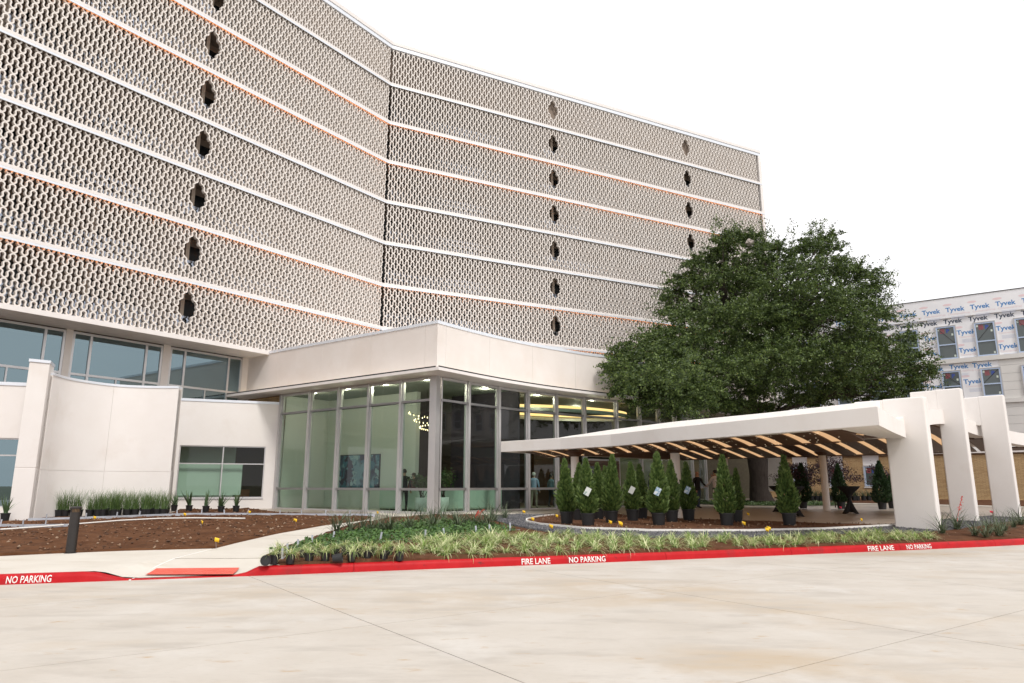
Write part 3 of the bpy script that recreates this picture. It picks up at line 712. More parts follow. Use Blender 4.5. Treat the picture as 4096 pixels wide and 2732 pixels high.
dA = Vector((.95, .31)).normalized(); dA = (dA.x, dA.y); pA = (-17.0-dA[0]*7, 24.75-dA[1]*7)
a1 = on_wall(78, 1900, pA, dA)[1]; winA = (a1-2.6, a1, .78, 3.15)
nA = wall_with_window(wa, pA, dA, 7, .1, 5.0, winA)
window_unit(wa, pA, dA, nA, winA, 2, [2.55], M['glass2'], M['alu'])
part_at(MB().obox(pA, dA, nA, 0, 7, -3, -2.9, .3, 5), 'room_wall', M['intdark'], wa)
# ================================================================== GLASS LOBBY
CC = (-3.12, 28.37); U = (-.807, .5905); UN = (-.5905, -.807)      # left face runs along U, faces UN
zG, zGT, zE, zF = .36, 5.93, 5.97, 8.31
lobby = thing('lobby_pavilion', 'two-storey glass lobby with a cream stucco fascia wall and concave glazed side', 'building', (CC[0], CC[1], zG))
rc = bez([CC, (-2.04, 29.84), (-.89, 31.25), (.37, 32.62), (1.4, 33.62), (2.46, 34.55), (3.97, 35.80), (5.54, 36.85), (7.3, 38.5), (9.4, 40.9), (11.6, 43.6), (13.4, 46.0)], 88)
rcum = [0.0]
for a, c in zip(rc, rc[1:]): rcum.append(rcum[-1]+math.dist(a, c))
def lp(b, name, mat, parent=None, smooth=False, bevel=0): return part_at(b, name, mat, parent or lobby, smooth, bevel)
def r_at(s): return sub_line(rc, rcum, s, s+.01)[0]
def r_frame(s):
    a, c = r_at(max(0, s-.1)), r_at(min(rcum[-1]-.02, s+.1)); t = Vector((c[0]-a[0], c[1]-a[1])).normalized(); return (t.x, t.y), (t.y, -t.x)
# fascia panels
lj = [0]+[on_wall(x, 1400, CC, U)[1] for x in (1700, 1484, 1291, 1117)]+[15.2]
for a, c in zip(lj, lj[1:]): lp(MB().obox(CC, U, UN, a+(.004 if a else 0), c-.004, -.25, 0, zE+.1, zF-.13), 'fascia_panel', M['stucco'])
rj = [0, .55, 3.45, 6.4, 9.4, 12.4, 15.4, rcum[-1]-.1]
for a, c in zip(rj, rj[1:]):
    l = sub_line(rc, rcum, a+(.004 if a else 0), c-.004); o = lp(MB().ribbon(l, offset_line(l, .25), zE+.1, zF-.13), 'fascia_panel', M['stucco'], smooth=True); o.modifiers.new('e', 'EDGE_SPLIT').split_angle = R(35)
lp(MB().obox(CC, U, UN, -.03, 15.2, -.30, .03, zF-.13, zF), 'cap', M['flash'])
lp(MB().ribbon(offset_line(rc, -.03), offset_line(rc, .30), zF-.131, zF+.001), 'cap', M['flash'])
# eyebrow canopy at the foot of the fascia with its light channel
EP = 1.12
def corner_off(o):    # mitred corner between the left face and the start of the curve
    t = Vector(rc[2])-Vector(rc[0]); t.normalize(); n2 = Vector((t.y, -t.x)); n1 = Vector(UN); m = (n1+n2)/(1+n1.dot(n2)); return (CC[0]+m.x*o, CC[1]+m.y*o)
eo = lambda o: [(CC[0]+U[0]*15.0+UN[0]*o, CC[1]+U[1]*15.0+UN[1]*o), corner_off(o)]+[tuple(p) for p in offset_line(rc, -o)[3:]]
lp(MB().ribbon(eo(EP), eo(-.3), zE-.02, zE+.10), 'eyebrow', M['slabw'])
lp(MB().ribbon(eo(EP-.03)[1:], eo(EP-.10)[1:], zE+.1, zE+.16), 'light_channel', M['led_black'])
cl0 = [(CC[0]+U[0]*13.6+UN[0]*o, CC[1]+U[1]*13.6+UN[1]*o) for o in (EP-.03, EP-.10)]; cl1 = [corner_off(o) for o in (EP-.03, EP-.10)]
lp(MB().ribbon([cl0[0], (cl1[0][0]+U[0]*.15, cl1[0][1]+U[1]*.15)], [cl0[1], (cl1[1][0]+U[0]*.15, cl1[1][1]+U[1]*.15)], zE+.1, zE+.16), 'light_channel', M['led_black'])
lp(MB().obox(CC, U, UN, .3, 13.4, .035, .065, zE+.105, zE+.125), 'light_strip', M['uplight'])
l = sub_line(rc, rcum, .3, 13); lp(MB().ribbon(offset_line(l, -.065), offset_line(l, -.035), zE+.105, zE+.125), 'light_strip', M['uplight'])
# glazing : bays on the left face, bays along the curve
TL, TH_ = 1.36, 4.98
bays_l = [0, 1.98, 3.98, 6.0, 8.1, 10.35]
bays_r = [0, 2.05, 4.06, 6.04, 8.0, 9.98, 12.2, 14.2, 16.2, 18.2, 20.2, 22.2]
def mull(name, p, t, n, z0, z1, w=.13, d0=-.16, d1=.10, mat=None): return lp(MB().obox(p, t, n, -w/2, w/2, d0, d1, z0, z1), name, mat or M['alu'])
cp = corner_off(.02)
lp(MB().prism([corner_off(.11), (CC[0]+U[0]*.27+UN[0]*.1, CC[1]+U[1]*.27+UN[1]*.1), (CC[0]+U[0]*.27+UN[0]*-.2, CC[1]+U[1]*.27+UN[1]*-.2), r_at(.27)], zG-.05, zE-.02), 'corner_post', M['alu'])
def bay(pa, pb, z0, z1, n, rows, frame, doors=False):
    t = Vector((pb[0]-pa[0], pb[1]-pa[1])); L = t.length; t = (t.x/L, t.y/L)
    a, c = .075, L-.075
    for za, zb in zip(rows, rows[1:]):
        g = lp(MB().obox(pa, t, n, a, c, -.05, -.035, za+.03, zb-.03), 'glass_pane', M['glass'])
        fr = MB()
        for z in (za, zb): fr.obox(pa, t, n, a-.02, c+.02, -.13, .045, z-.05, z+.05)
        for x in (a+.02, c-.02): fr.obox(pa, t, n, x-.035, x+.035, -.1, .02, za+.05, zb-.05)
        lp(fr, 'pane_frame', frame, g)
rows = [zG+.06, TL, TH_, zGT-.05]
for k in range(5):
    pa = (CC[0]+U[0]*(bays_l[k]+(.2 if k == 0 else 0)), CC[1]+U[1]*(bays_l[k]+(.2 if k == 0 else 0))); pb = (CC[0]+U[0]*bays_l[k+1], CC[1]+U[1]*bays_l[k+1])
    bay(pa, pb, zG, zGT, UN, rows, M['alu'])
    mull('mullion', pb, U, UN, zG-.05, zE-.02)
for k in range(len(bays_r)-1):
    sa = bays_r[k]+(.25 if k == 0 else 0); pa, pb = r_at(sa), r_at(bays_r[k+1]); t, n = r_frame((sa+bays_r[k+1])/2)
    fm = M['alu'] if k < 4 else M['bronze']
    if k == 5: # the entrance: two leaves in a bronze frame, glass above
        bay(pa, pb, zG, zGT, n, [2.78, TH_, zGT-.05], M['alu'])
        L = math.dist(pa, pb); fr = MB()
        fr.obox(pa, t, n, .06, L-.06, -.2, .05, 2.6, 2.74)
        for x in (.1, L-.1): fr.obox(pa, t, n, x-.06, x+.06, -.2, .05, zG, 2.6)
        lp(fr, 'door_frame', M['bronze'])
        for x0, x1 in ((.17, L/2-.01), (L/2+.01, L-.17)):
            dr = MB()
            for x in (x0+.05, x1-.05): dr.obox(pa, t, n, x-.05, x+.05, -.1, -.04, zG+.02, 2.59)
            for z in (zG+.12, 2.53): dr.obox(pa, t, n, x0, x1, -.099, -.041, z-.07, z+.06)
            dd = lp(dr, 'door', M['bronze']); lp(MB().obox(pa, t, n, x0+.1, x1-.1, -.078, -.066, zG+.18, 2.47), 'door_glass', M['glass'], dd)
            hx = x1-.13 if x0 < L/2-.5 else x0+.13
            lp(MB().tube([(pa[0]+t[0]*hx+n[0]*.01, pa[1]+t[1]*hx+n[1]*.01, z) for z in (1.2, 1.9)], .014, 6), 'handle', M['alu'], dd)
    else: bay(pa, pb, zG, zGT, n, rows, M['alu'])
    t, n = r_frame(bays_r[k+1]); mull('mullion', pb, t, n, zG-.05, zE-.02)
# brick return under the eyebrow beside the last bay
pe = (CC[0]+U[0]*10.45, CC[1]+U[1]*10.45)
bw = lp(MB().obox(pe, U, UN, .0, 4.2, -.42, -.16, 4.4, zE-.02), 'brick_return', M['mortar'])
for r_ in range(18):
    for q in range(11):
        z = 4.42+r_*.088
        if z > zE-.1: continue
        x = .02+q*.385+(.19 if r_ % 2 else 0)
        if x+.37 < 4.18: lp(MB().obox(pe, U, UN, x, x+.37, -.17, -.145, z, z+.074), 'brick', random.choice((M['brick'], M['brick_b'], M['brick'])), bw)
# inside: floor, ceiling, walls
ceil_poly = [CC]+[tuple(p) for p in offset_line(rc, .1)[2:]]+[(12.5, 49.7), (8, 47.5), (-9, 41), (-11.6, 34.7)]
ceil_poly = [(CC[0]+.1, CC[1]+.25)]+ceil_poly[1:]
lp(MB().prism(ceil_poly, zGT+.0, zGT+.04), 'ceiling', M['intceil'])
lp(MB().prism(ceil_poly, zG-.03, zG+.03), 'interior_floor', M['intfloor'])
lp(MB().prism(ceil_poly, zF-.35, zF-.2), 'flat_roof', M['roofwhite'])
UI = (.5905, .807); pw = (CC[0]+UI[0]*3.0, CC[1]+UI[1]*3.0)
wlen = on_wall(1662, 1800, pw, U)[1]
lp(MB().obox(pw, U, UN, wlen, 12.5, -.25, 0, zG+.03, zGT-.005), 'interior_wall', M['intwall'])
lp(MB().obox(pw, U, UN, wlen-4.2, wlen-.02, -2.6, -2.5, zG+.03, zGT-.01), 'interior_wall', pmat('plum_wall', (.045, .032, .05), .7))
lp(MB().obox((CC[0]+U[0]*10.4, CC[1]+U[1]*10.4), UI, (-U[0], -U[1]), .3, 5.2, -.2, 0, zG+.03, zGT-.012), 'interior_wall', M['intwall'])
lp(MB().prism([(-9, 41), (8, 47.5), (7.9, 47.7), (-9.1, 41.2)], zG+.03, zGT-.015), 'interior_wall', M['intdark'])
lp(MB().prism([(6.4, 43.2), (12.6, 49.6), (12.4, 49.8), (6.2, 43.4)], zG+.03, zGT-.015), 'interior_wall', pmat('brick_reflection', (.40, .36, .24), .8, col2=(.46, .41, .28), vs=4))  # brick tone painted here imitates brick reflected in the end panes
lp(MB().obox((1.2, 38.6), (.8, .6), (.6, -.8), 0, 2.6, -.2, 0, zG+.03, 3.3), 'partition', pmat('walnut', (.085, .04, .02), .5), None)
# the painting on the wall
pt = thing('painting', 'large abstract painting in dark blue and teal hung inside the lobby', 'painting', (0, 0, 0))
p0, s0 = on_wall(1352, 1824, pw, U); p1, s1 = on_wall(1517, 1951, pw, U)
def paint_mat():
    m = pmat('abstract_canvas', (.05, .08, .14), .5, col2=(.16, .30, .38), vs=1.1, vd=2, lo=.42, hi=.5, coord='Object', extra=[((.035, .035, .08), 1.3, .5, .53), ((.30, .45, .48), 1.7, .585, .60), ((.05, .16, .24), 2.4, .56, .58)]); return m
zc_ = (p0[2]+p1[2])/2; pc = (pw[0]+U[0]*(s0+s1)/2, pw[1]+U[1]*(s0+s1)/2); hw_ = abs(s1-s0)/2; hh_ = (p0[2]-p1[2])/2
pt.location = (pc[0], pc[1], zc_-hh_)
part_at(MB().obox(pc, U, UN, -hw_, hw_, .005, .05, zc_-hh_, zc_+hh_), 'canvas', paint_mat(), pt)
fb = MB()
for a, c, e, f in ((-hw_-.03, -hw_, -hh_, hh_), (hw_, hw_+.03, -hh_, hh_)): fb.obox(pc, U, UN, a, c, .003, .07, zc_+e, zc_+f)
for e, f in ((-hh_-.03, -hh_), (hh_, hh_+.03)): fb.obox(pc, U, UN, -hw_-.03, hw_+.03, .003, .07, zc_+e, zc_+f)
part_at(fb, 'frame', M['led_black'], pt)
# ceiling lights
dl = MB().lathe([(.10, 0), (.10, -.012)], n=14).mesh('downlight', M['down']); rim = MB().lathe([(.125, .0), (.125, -.008)], n=14).mesh('trim_ring', M['alu'])
for x, y in ((1258, 1570), (1392, 1556), (1545, 1540), (1708, 1521), (1940, 1556), (2150, 1582), (2302, 1627), (1910, 1647), (2262, 1703), (2365, 1600), (2580, 1672), (2850, 1662), (1140, 1545), (2343, 1692)):
    p = atz(x, y, zGT-.02); q = (p[0], p[1])
    if not in_poly(q[0], q[1], ceil_poly): continue
    o = link('downlight', dl, None, (q[0], q[1], zGT-.012)); tag(o, 'small round warm downlight recessed in the lobby ceiling', 'downlight', 'downlights in the lobby ceiling'); link('trim_ring', rim, o); lg = bpy.data.lights.new('lamp', 'POINT'); lg.energy = 32; lg.shadow_soft_size = .12; lg.color = (1, .88, .70); lo = bpy.data.objects.new('lamp_bulb', lg); COL.objects.link(lo); lo.parent = o; lo.location = (0, 0, -.16)
# oval ceiling cove with its light band
cv = thing('ceiling_cove', 'oval lit cove hanging below the dark lobby ceiling', 'ceiling light', (2.4, 37.6, 5.2))
for name, rx, ry, z0, z1, th, mt in (('light_band', 4.6, 2.1, 5.36, 5.50, .05, 'cove_led'), ('cove_rim', 4.8, 2.3, 5.16, 5.34, .12, 'intwall')):
    N = 48; A = [(2.4+rx*math.cos(2*math.pi*k/N)*.86-ry*math.sin(2*math.pi*k/N)*.5, 37.6+rx*math.cos(2*math.pi*k/N)*.5+ry*math.sin(2*math.pi*k/N)*.86) for k in range(N+1)]
    part_at(MB().ribbon(A, offset_line(A, th), z0, z1), name, M[mt], cv)
# chandelier: a spiral of small lamps
ch = thing('chandelier', 'spiral chandelier of tiny lamps hanging in the lobby', 'chandelier', (-4.0, 32.6, 3.9))
wv = []; lamp = MB().lathe([(.004, -.04), (.015, -.02), (.015, .02), (.004, .04)], n=6).mesh('lamp', emat('lamp_glow', (1, .74, .40), 5))
for k in range(46):
    a = k*.36; r = .18+.015*k; z = 3.98+.019*k; q = (r*math.cos(a), r*math.sin(a), z-3.9); wv.append((ch.location[0]+q[0], ch.location[1]+q[1], z+.06)); link('lamp', lamp, ch, q)
part_at(MB().tube(wv, .008, 5), 'spiral_wire', M['led_black'], ch); part_at(MB().tube([(-4.0, 32.6, 3.95), (-4.0, 32.6, zGT)], .008, 5), 'stem', M['led_black'], ch)

# ================================================================== CANOPY
O_ = (5.57, 24.01); E1 = (.717, -.697); E2 = (.697, .717)
def ab(a, b): return (O_[0]+E1[0]*a+E2[0]*b, O_[1]+E1[1]*a+E2[1]*b)
def rim(a): return pl(a, [(-7.6, -.82), (-4.3, -.85), (-1.8, -1.15), (1, -2.2), (3.35, -2.86), (5.74, -3.55), (7.77, -4.18)])
def mid(a): return -.1-.22*a
canopy = thing('entrance_canopy', 'white entrance canopy with brown slatted soffit on round columns', 'canopy', (*ab(0, 2), .4))
def cpart(b, name, mat, parent=None, smooth=False, bevel=0): return part_at(b, name, mat, parent or canopy, smooth, bevel)
A0, A1 = -7.6, 7.77; BB = 12.9
AS = [A0+(A1-A0)*k/24 for k in range(25)]
zr0, zr1 = 2.85, 3.28
# front fascia and left end
fr_o = [ab(a, rim(a)) for a in AS]; fr_i = [ab(a-.01*(k == 24)*30, rim(a)+.34) for k, a in enumerate(AS)]
cpart(MB().ribbon(fr_o, fr_i, zr0, zr1), 'front_fascia', M['stucco_w'], bevel=.015)
le_o = [ab(A0, rim(A0)), ab(A0-.3, 3), ab(A0-.3, 8), ab(A0, BB)]; le_i = [ab(A0+.34, rim(A0)+.34), ab(A0+.1, 3), ab(A0+.1, 8), ab(A0+.4, BB)]
cpart(MB().ribbon(le_o, le_i, zr0, zr1-.003), 'end_fascia', M['stucco_w'])
def vault(b): return 2.83+.72*max(0, math.sin(math.pi*min(1, max(0, (b-.2)/(BB-.2)))))
# right edge: front corner to the first pier, then arched between the piers
re = [(7.77, -4.18), (7.36, -1.8), (6.92, 1.0)]
cpart(MB().ribbon([ab(*p) for p in re], [ab(p[0]-.4, p[1]+(.34 if k == 0 else 0)) for k, p in enumerate(re)], zr0-.002, zr1-.006), 'side_fascia', M['stucco_w'])
bs = [.5+k*(BB-.5)/20 for k in range(21)]
ra_ = lambda b: 6.9+.108*max(0, b-8.5)**2
cpart(MB().ribbon([ab(ra_(b), b) for b in bs], [ab(ra_(b)-.4, b) for b in bs], lambda i: vault(bs[i])+.0, lambda i: vault(bs[i])+.47), 'arched_fascia', M['stucco_w'])
# flat white rim inside the soffit at the right end
rr = [ab(7.60, rim(7.6)+.1), ab(7.25, -1.8), ab(6.85, .9), ab(6.45, .9), ab(6.5, -1.0), ab(6.75, rim(6.75)+.3)]
cpart(MB().prism(rr, zr0-.006, zr0+.05), 'soffit_rim', M['stucco_w'])
# roof
cpart(MB().prism([ab(a, rim(a)+.2) for a in AS[:-1]]+[ab(6.7, .8), ab(A0, .8)], zr1-.12, zr1-.02), 'roof', M['roofwhite'])
N = 20; V = []; b_ = MB()
vb = [.3+k*(BB-.3)/N for k in range(N+1)]
for k in range(N):
    q = [ab(-6.8, vb[k]), ab(ra_(vb[k])-.05, vb[k]), ab(ra_(vb[k+1])-.05, vb[k+1]), ab(-6.8, vb[k+1])]
    z = [vault(vb[k])+.40, vault(vb[k])+.40, vault(vb[k+1])+.40, vault(vb[k+1])+.40]
    b_.box8([(q[i][0], q[i][1], z[i]-.16) for i in range(4)]+[(q[i][0], q[i][1], z[i]) for i in range(4)])
cpart(b_, 'vaulted_roof', M['roofwhite'])
# soffit: front shell drops to the beam on the columns, the main vault rises behind it
def shell(a, t): return (ab(a, rim(a)+.30+(mid(a)-rim(a)-.30)*t), 2.88-.22*t**1.7)
def main(a, t):
    b = mid(a)+.06+(BB-.35-mid(a))*t; return (ab(a, b), vault(b)-.03)
def slat(fn, a, w, skew, n, mat, dz, th):
    b = MB(); L = []; Rr = []; Z = []
    for k in range(n+1):
        t = k/n; ac = a+skew*t; p, z = fn(ac-w/2, t); q, z2 = fn(ac+w/2, t); L.append(p); Rr.append(q); Z.append(min(z, z2)+dz)
    return b.ribbon(Rr, L, lambda i: Z[i], lambda i: Z[i]+th)
k = 0; a = -7.15
while a < 6.35:
    pitch = .88
    cpart(slat(shell, a+.26, pitch-.30, .0, 6, None, 0, .05), 'soffit_slat', M['brown'])
    if a+.70 < 6.2: cpart(slat(shell, a+.70, .30, 0, 6, None, .03, .03), 'light_panel', M['warm'])
    a += pitch
a = -7.1
while a < 6.3:
    pitch = .92
    cpart(slat(main, a+.30, pitch-.30, 0, 12, None, 0, .05), 'soffit_slat', M['brown'])
    if a+.76 < 6.3: cpart(slat(main, a+.76, .30, 0, 12, None, .03, .03), 'light_panel', M['warm'])
    a += pitch
for a in (6.95, 7.85):      # short slats where the roof widens at the far right
    b0 = 8.9+math.sqrt(max(0, a-6.75)/.108)
    if b0 < BB-.6: cpart(slat(lambda q, t: (ab(q, b0+(BB-.35-b0)*t), vault(b0+(BB-.35-b0)*t)-.03), a, .8, 0, 6, None, 0, .05), 'soffit_slat', M['brown'])
cpart(MB().ribbon([ab(A0+.36, rim(A0)+.6), ab(A0+.12, 3), ab(A0+.12, 8), ab(A0+.42, BB-.3)], [ab(A0+.40, rim(A0)+.6), ab(A0+.16, 3), ab(A0+.16, 8), ab(A0+.46, BB-.3)], zr0+.01, 3.25), 'end_lining', M['brown'])
am = [-7.4+k*.7 for k in range(20)]
cpart(MB().ribbon([ab(a, mid(a)-.02) for a in am], [ab(a, mid(a)+.05) for a in am], 2.655, 3.2), 'soffit_beam', M['brown'])
bk_o = [ab(a, BB+.05) for a in am]; bk_i = [ab(a, BB-.3) for a in am]
cpart(MB().ribbon(bk_i, bk_o, 2.84, 3.26), 'rear_fascia', M['brown'])
# pin-lights in the slats (stuff)
pv = MB()
for _ in range(520):
    a = random.uniform(-7, 6.2); t = random.random(); fn = random.choice((shell, main, main)); p, z = fn(a, t)
    pv.lathe([(.008, -.004), (.008, .001)], (p[0], p[1], z-.002), 5)
tag(cpart(pv, 'pin_light', emat('pin_glow', (1, .8, .55), 1.6)), kind='stuff')
for a, b, zt in ((-4.4, .0, 2.72), (0, 0, 2.72), (-4.4, 12.0, 2.98), (.42, 12.1, 2.98)):
    p = ab(a, b); zz = G(*p)
    c = cpart(MB().lathe([(.155, zz-.02), (.155, zt)], (p[0], p[1], 0), 24), 'column', M['stucco'], smooth=True); c.modifiers.new('e', 'EDGE_SPLIT').split_angle = R(40)
    cpart(MB().lathe([(.16, zt-.12), (.30, zt-.02), (.44, zt+.12)], (p[0], p[1], 0), 24), 'column_head', M['brown'], c, smooth=True)
# rib on the roof running back from the first pier
ribz = [(-5.3, 3.44), (-4.71, 3.52), (-3.15, 3.63), (-.43, 3.76), (2.8, 3.83), (5.48, 3.92), (6.3, 3.96)]
ra = [-5.3+k*(11.6/24) for k in range(25)]
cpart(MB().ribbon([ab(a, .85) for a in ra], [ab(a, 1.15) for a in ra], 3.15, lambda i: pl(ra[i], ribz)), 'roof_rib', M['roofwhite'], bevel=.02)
# three stucco piers
for k, (b0, zt, zl, lab) in enumerate(((1.07, 4.0, 2.88, 'nearest of three tall white piers carrying the canopy'), (5.62, 4.69, 3.62, 'middle and tallest-looking of three white canopy piers'), (9.62, 4.78, 3.70, 'third white canopy pier at the right edge of the photo'))):
    a0, a1 = (6.36, 7.46) if k == 0 else (6.74, 7.48) if k == 1 else (7.20, 8.0)
    pr = thing('canopy_pier', lab, 'pier', (*ab(7, b0), .2), 0, 'white piers of the entrance canopy')
    part_at(MB().obox(O_, E1, E2, a0, a1, b0, b0+.34, .0, zt), 'leg', M['stucco_w'], pr, bevel=.035)
    part_at(MB().obox(O_, E1, E2, a0-.78, a0+.02, b0+.006, b0+.334, zl, zt-.015), 'beam_head', M['stucco_w'], pr, bevel=.03)
# small brass uplight at the foot of the nearest pier
lt = thing('spotlight', 'brass spotlight on the ground at the foot of the nearest pier', 'spotlight', (*gp(3621, 2108), 0))
lx, ly = gp(3622, 2106); lz = G(lx, ly)+.12
lt.location = (lx, ly, lz)
brass = pmat('brass', (.45, .33, .16), .3, metal=.9)
o = MB().lathe([(.055, -.12), (.07, -.02), (.085, .05), (.085, .07), (.07, .07), (.06, .03)], n=18).build('housing', brass, lt, True); o.rotation_euler = (R(75), 0, R(-25))
o = MB().lathe([(.06, .035), (.06, .038)], n=18).build('lens', M['darkglass'], lt); o.rotation_euler = (R(75), 0, R(-25))
MB().tube([(0, 0, -.16), (0, 0, -.03)], .012, 6).build('stem', brass, lt)

# ================================================================== ANNEX (brick below, wrapped storeys above)
AP = (34.48, 52.62); AU = (-.807, .5905); AN = (-.5905, -.807)
annex = thing('annex_building', 'annex under construction, buff brick ground floor and white house-wrap storeys above', 'building', (AP[0], AP[1], .4))
def ap(b, name, mat, parent=None, bevel=0): return part_at(b, name, mat, parent or annex, False, bevel)
def asz(x, y): p, s = on_wall(x, y, AP, AU); return s, p[2]
SL, SR = 15.2, -30
ZA0, ZC, ZB1, ZB2, ZPB, ZRF = .45, 3.85, 7.5, 10.75, 14.35, 15.95
gw = [(asz(x, 1900)[0], asz(x2, 1900)[0]) for x, x2 in ((3175, 3230), (3318, 3372), (3458, 3518))]      # ground windows, left to right (s falls)
gw = [(a, c) for a, c in gw]+[(gw[2][0]-2.85*k, gw[2][1]-2.85*k) for k in range(1, 9)]
wz0, wz1, wrapz = 1.42, 3.15, ZC
ap(MB().obox(AP, AU, AN, SR, SL, -.5, -.075, ZA0-.5, ZC), 'backing_wall', M['mortar'])
bm1 = MB().obox((0, 0), (1, 0), (0, 1), 0, .345, 0, .05, 0, .074).mesh('brick', M['brick']); bm2 = MB().obox((0, 0), (1, 0), (0, 1), 0, .345, 0, .05, 0, .074).mesh('brick', M['brick_b'])
rest = MB(); nsolo = 0
rows_n = int((ZC-.1-ZA0)/.088)
jobs = []
for r_ in range(rows_n):
    z = ZA0+r_*.088; x = -8.5+(.18 if r_ % 2 else 0)
    while x < SL-.4:
        xe = x+.345
        hit = False
        for a, c in gw:
            lo, hi = min(a, c)-.06, max(a, c)+.06
            if z+.074 > wz0-.12 and xe > lo and x < hi: hit = True
        if not hit: jobs.append((x, z, .345))
        else:
            for a, c in gw:
                lo, hi = min(a, c)-.06, max(a, c)+.06
                if x < lo-.03 < xe: jobs.append((x, z, lo-x))
                if x < hi+.03 < xe: jobs.append((hi, z, xe-hi))
        x += .36
jobs.sort(key=lambda j: abs(j[0]-(-.6)))
vis = [j for j in jobs if -1.8 < j[0] < .9 and j[1] > 1.0 and j[2] == .345]; solo_b = set(vis[:300])
ang = math.atan2(AU[1], AU[0])
for j in jobs:
    if j in solo_b:
        o = link('brick', random.choice((bm1, bm1, bm2)), annex); q = (AP[0]+AU[0]*j[0]+AN[0]*-.05, AP[1]+AU[1]*j[0]+AN[1]*-.05)
        o.location = (q[0]-AP[0], q[1]-AP[1], j[1]-.4); o.rotation_euler = (0, 0, ang)
    else: rest.obox(AP, AU, AN, j[0], j[0]+j[2], -.06, 0, j[1], j[1]+.074, 1 if random.random() < .33 else 0)
tag(ap(rest, 'brickwork', [M['brick'], M['brick_b']]), kind='stuff')
ap(MB().obox(AP, AU, AN, SR, SL, -.5, .12, ZC, ZC+.16), 'coping', M['slabw'])
# upper storeys
ap(MB().obox(AP, AU, AN, SR, SL+14, -.6, -.25, ZC-.05, ZPB), 'wrapped_wall', M['wrap'])
ap(MB().obox(AP, AU, AN, SR, SL+14, -.6, -.12, ZPB, ZRF), 'wrapped_parapet', M['wrap'])
ap(MB().obox(AP, AU, AN, SR, SL+14, -.65, -.08, ZRF, ZRF+.05), 'roof_edge', pmat('dark_drip', (.03, .03, .03), .6))
ap(MB().obox(AP, AU, AN, SR, SL+14, -.25, -.08, ZB2, ZB2+.34), 'belt_course', M['siding'])
ap(MB().obox(AP, AU, AN, SR, SL+14, -.25, -.08, ZB1, ZB1+.30), 'belt_course', M['siding'])
# fitted siding boards: second storey and the right part of the third
xs0 = asz(4003, 1500)[0]
zb = ZC+.2
while zb < ZB1-.05: ap(MB().obox(AP, AU, AN, SR, 5.5, -.25, -.20, zb+.008, min(zb+.62, ZB1)-.008), 'siding_board', M['siding']); zb += .62
zb = ZB1+.31
while zb < ZB2-.05: ap(MB().obox(AP, AU, AN, SR, xs0, -.25, -.20, zb+.008, min(zb+.62, ZB2)-.008), 'siding_board', M['siding']); zb += .62
fr_m = pmat('window_blue_film', (.46, .56, .74), .4, metal=.1); fr_g = pmat('window_grey', (.50, .49, .49), .5)
stk_r = pmat('sticker_red', (.34, .05, .07), .5); stk_b = pmat('sticker_blue', (.03, .07, .33), .5); stk_w = pmat('sticker_white', (.72, .80, .70), .6)
pme = text_mesh('P', .42, .02); pme.materials.clear(); pme.materials.append(stk_b)
awg = pmat('annex_glass', (.085, .105, .105), .08, spec=.6)
def place_flat(me, name, s, z, off, parent):
    """flat print on the wall: mesh x runs to the photo's right (-AU)"""
    o = link(name, me, parent); q = (AP[0]+AU[0]*s+AN[0]*off, AP[1]+AU[1]*s+AN[1]*off)
    o.matrix_basis = Matrix(((-AU[0], 0, AN[0], q[0]-AP[0]), (-AU[1], 0, AN[1], q[1]-AP[1]), (0, 1, 0, z-.4), (0, 0, 0, 1)))
    if parent is not annex: o.matrix_basis = Matrix.Translation((AP[0], AP[1], .4)) @ o.matrix_basis
    return o
def annex_window(s0, s1, z0, z1, base, diag=1, single=False):
    a, c = min(s0, s1), max(s0, s1)
    wn = ap(MB().obox(AP, AU, AN, a, c, base-.03, base+.01, z0, z1), 'window', awg)
    f = MB(); w = .09
    for x0, x1 in ((a, a+w), (c-w, c)): f.obox(AP, AU, AN, x0, x1, base+.01, base+.07, z0, z1)
    zz = [z0, z1] if single else [z0, z0+(z1-z0)*.44, z1]
    for k, z in enumerate(zz): f.obox(AP, AU, AN, a+w, c-w, base+.01, base+.068, z-(0 if k == 0 else w if k == len(zz)-1 else w/2), z+(w if k == 0 else 0 if k == len(zz)-1 else w/2))
    part_at(f, 'window_frame', fr_m, wn)
    g = MB()
    for x0, x1 in ((a-.07, a), (c, c+.07)): g.obox(AP, AU, AN, x0, x1, base-.02, base+.09, z0-.07, z1+.07)
    for z in (z0-.07, z1): g.obox(AP, AU, AN, a, c, base-.02, base+.088, z, z+.07)
    part_at(g, 'window_surround', fr_g, wn)
    zt = z1-.16; sx = (a+c)/2+.12
    st = MB()
    for k in range(4): st.obox(AP, AU, AN, sx-.05, sx+.26, base+.012, base+.016, zt-.10*k-.06, zt-.10*k)
    part_at(st, 'sticker', stk_r, wn)
    place_flat(pme, 'sticker_letter', sx-.15, zt-.34, base+.016, wn)
    for (x, z) in ((a+.14, z0+.14), (c-.24, z1-.3), (a+.16, z1-.75)): part_at(MB().obox(AP, AU, AN, x, x+.12, base+.012, base+.015, z, z+.16), 'paper_tag', stk_w, wn)
    if diag:
        zl, zh = (zz[1]+.1 if not single else z0+.1), z1-.12; xa, xb = (a+.12, c-.12) if diag > 0 else (c-.12, a+.12)
        pts = [(AP[0]+AU[0]*x+AN[0]*(base+.014), AP[1]+AU[1]*x+AN[1]*(base+.014), z) for x, z in ((xa, zl), (xb, zh))]
        part_at(MB().tube(pts, .022, 5), 'brace', M['black'], wn)
    return wn
s_a, s_c = asz(3744, 1370), asz(3815, 1370); ww = abs(s_a[0]-s_c[0])
t4 = [1.33-2.54*k for k in range(-4, 11)]
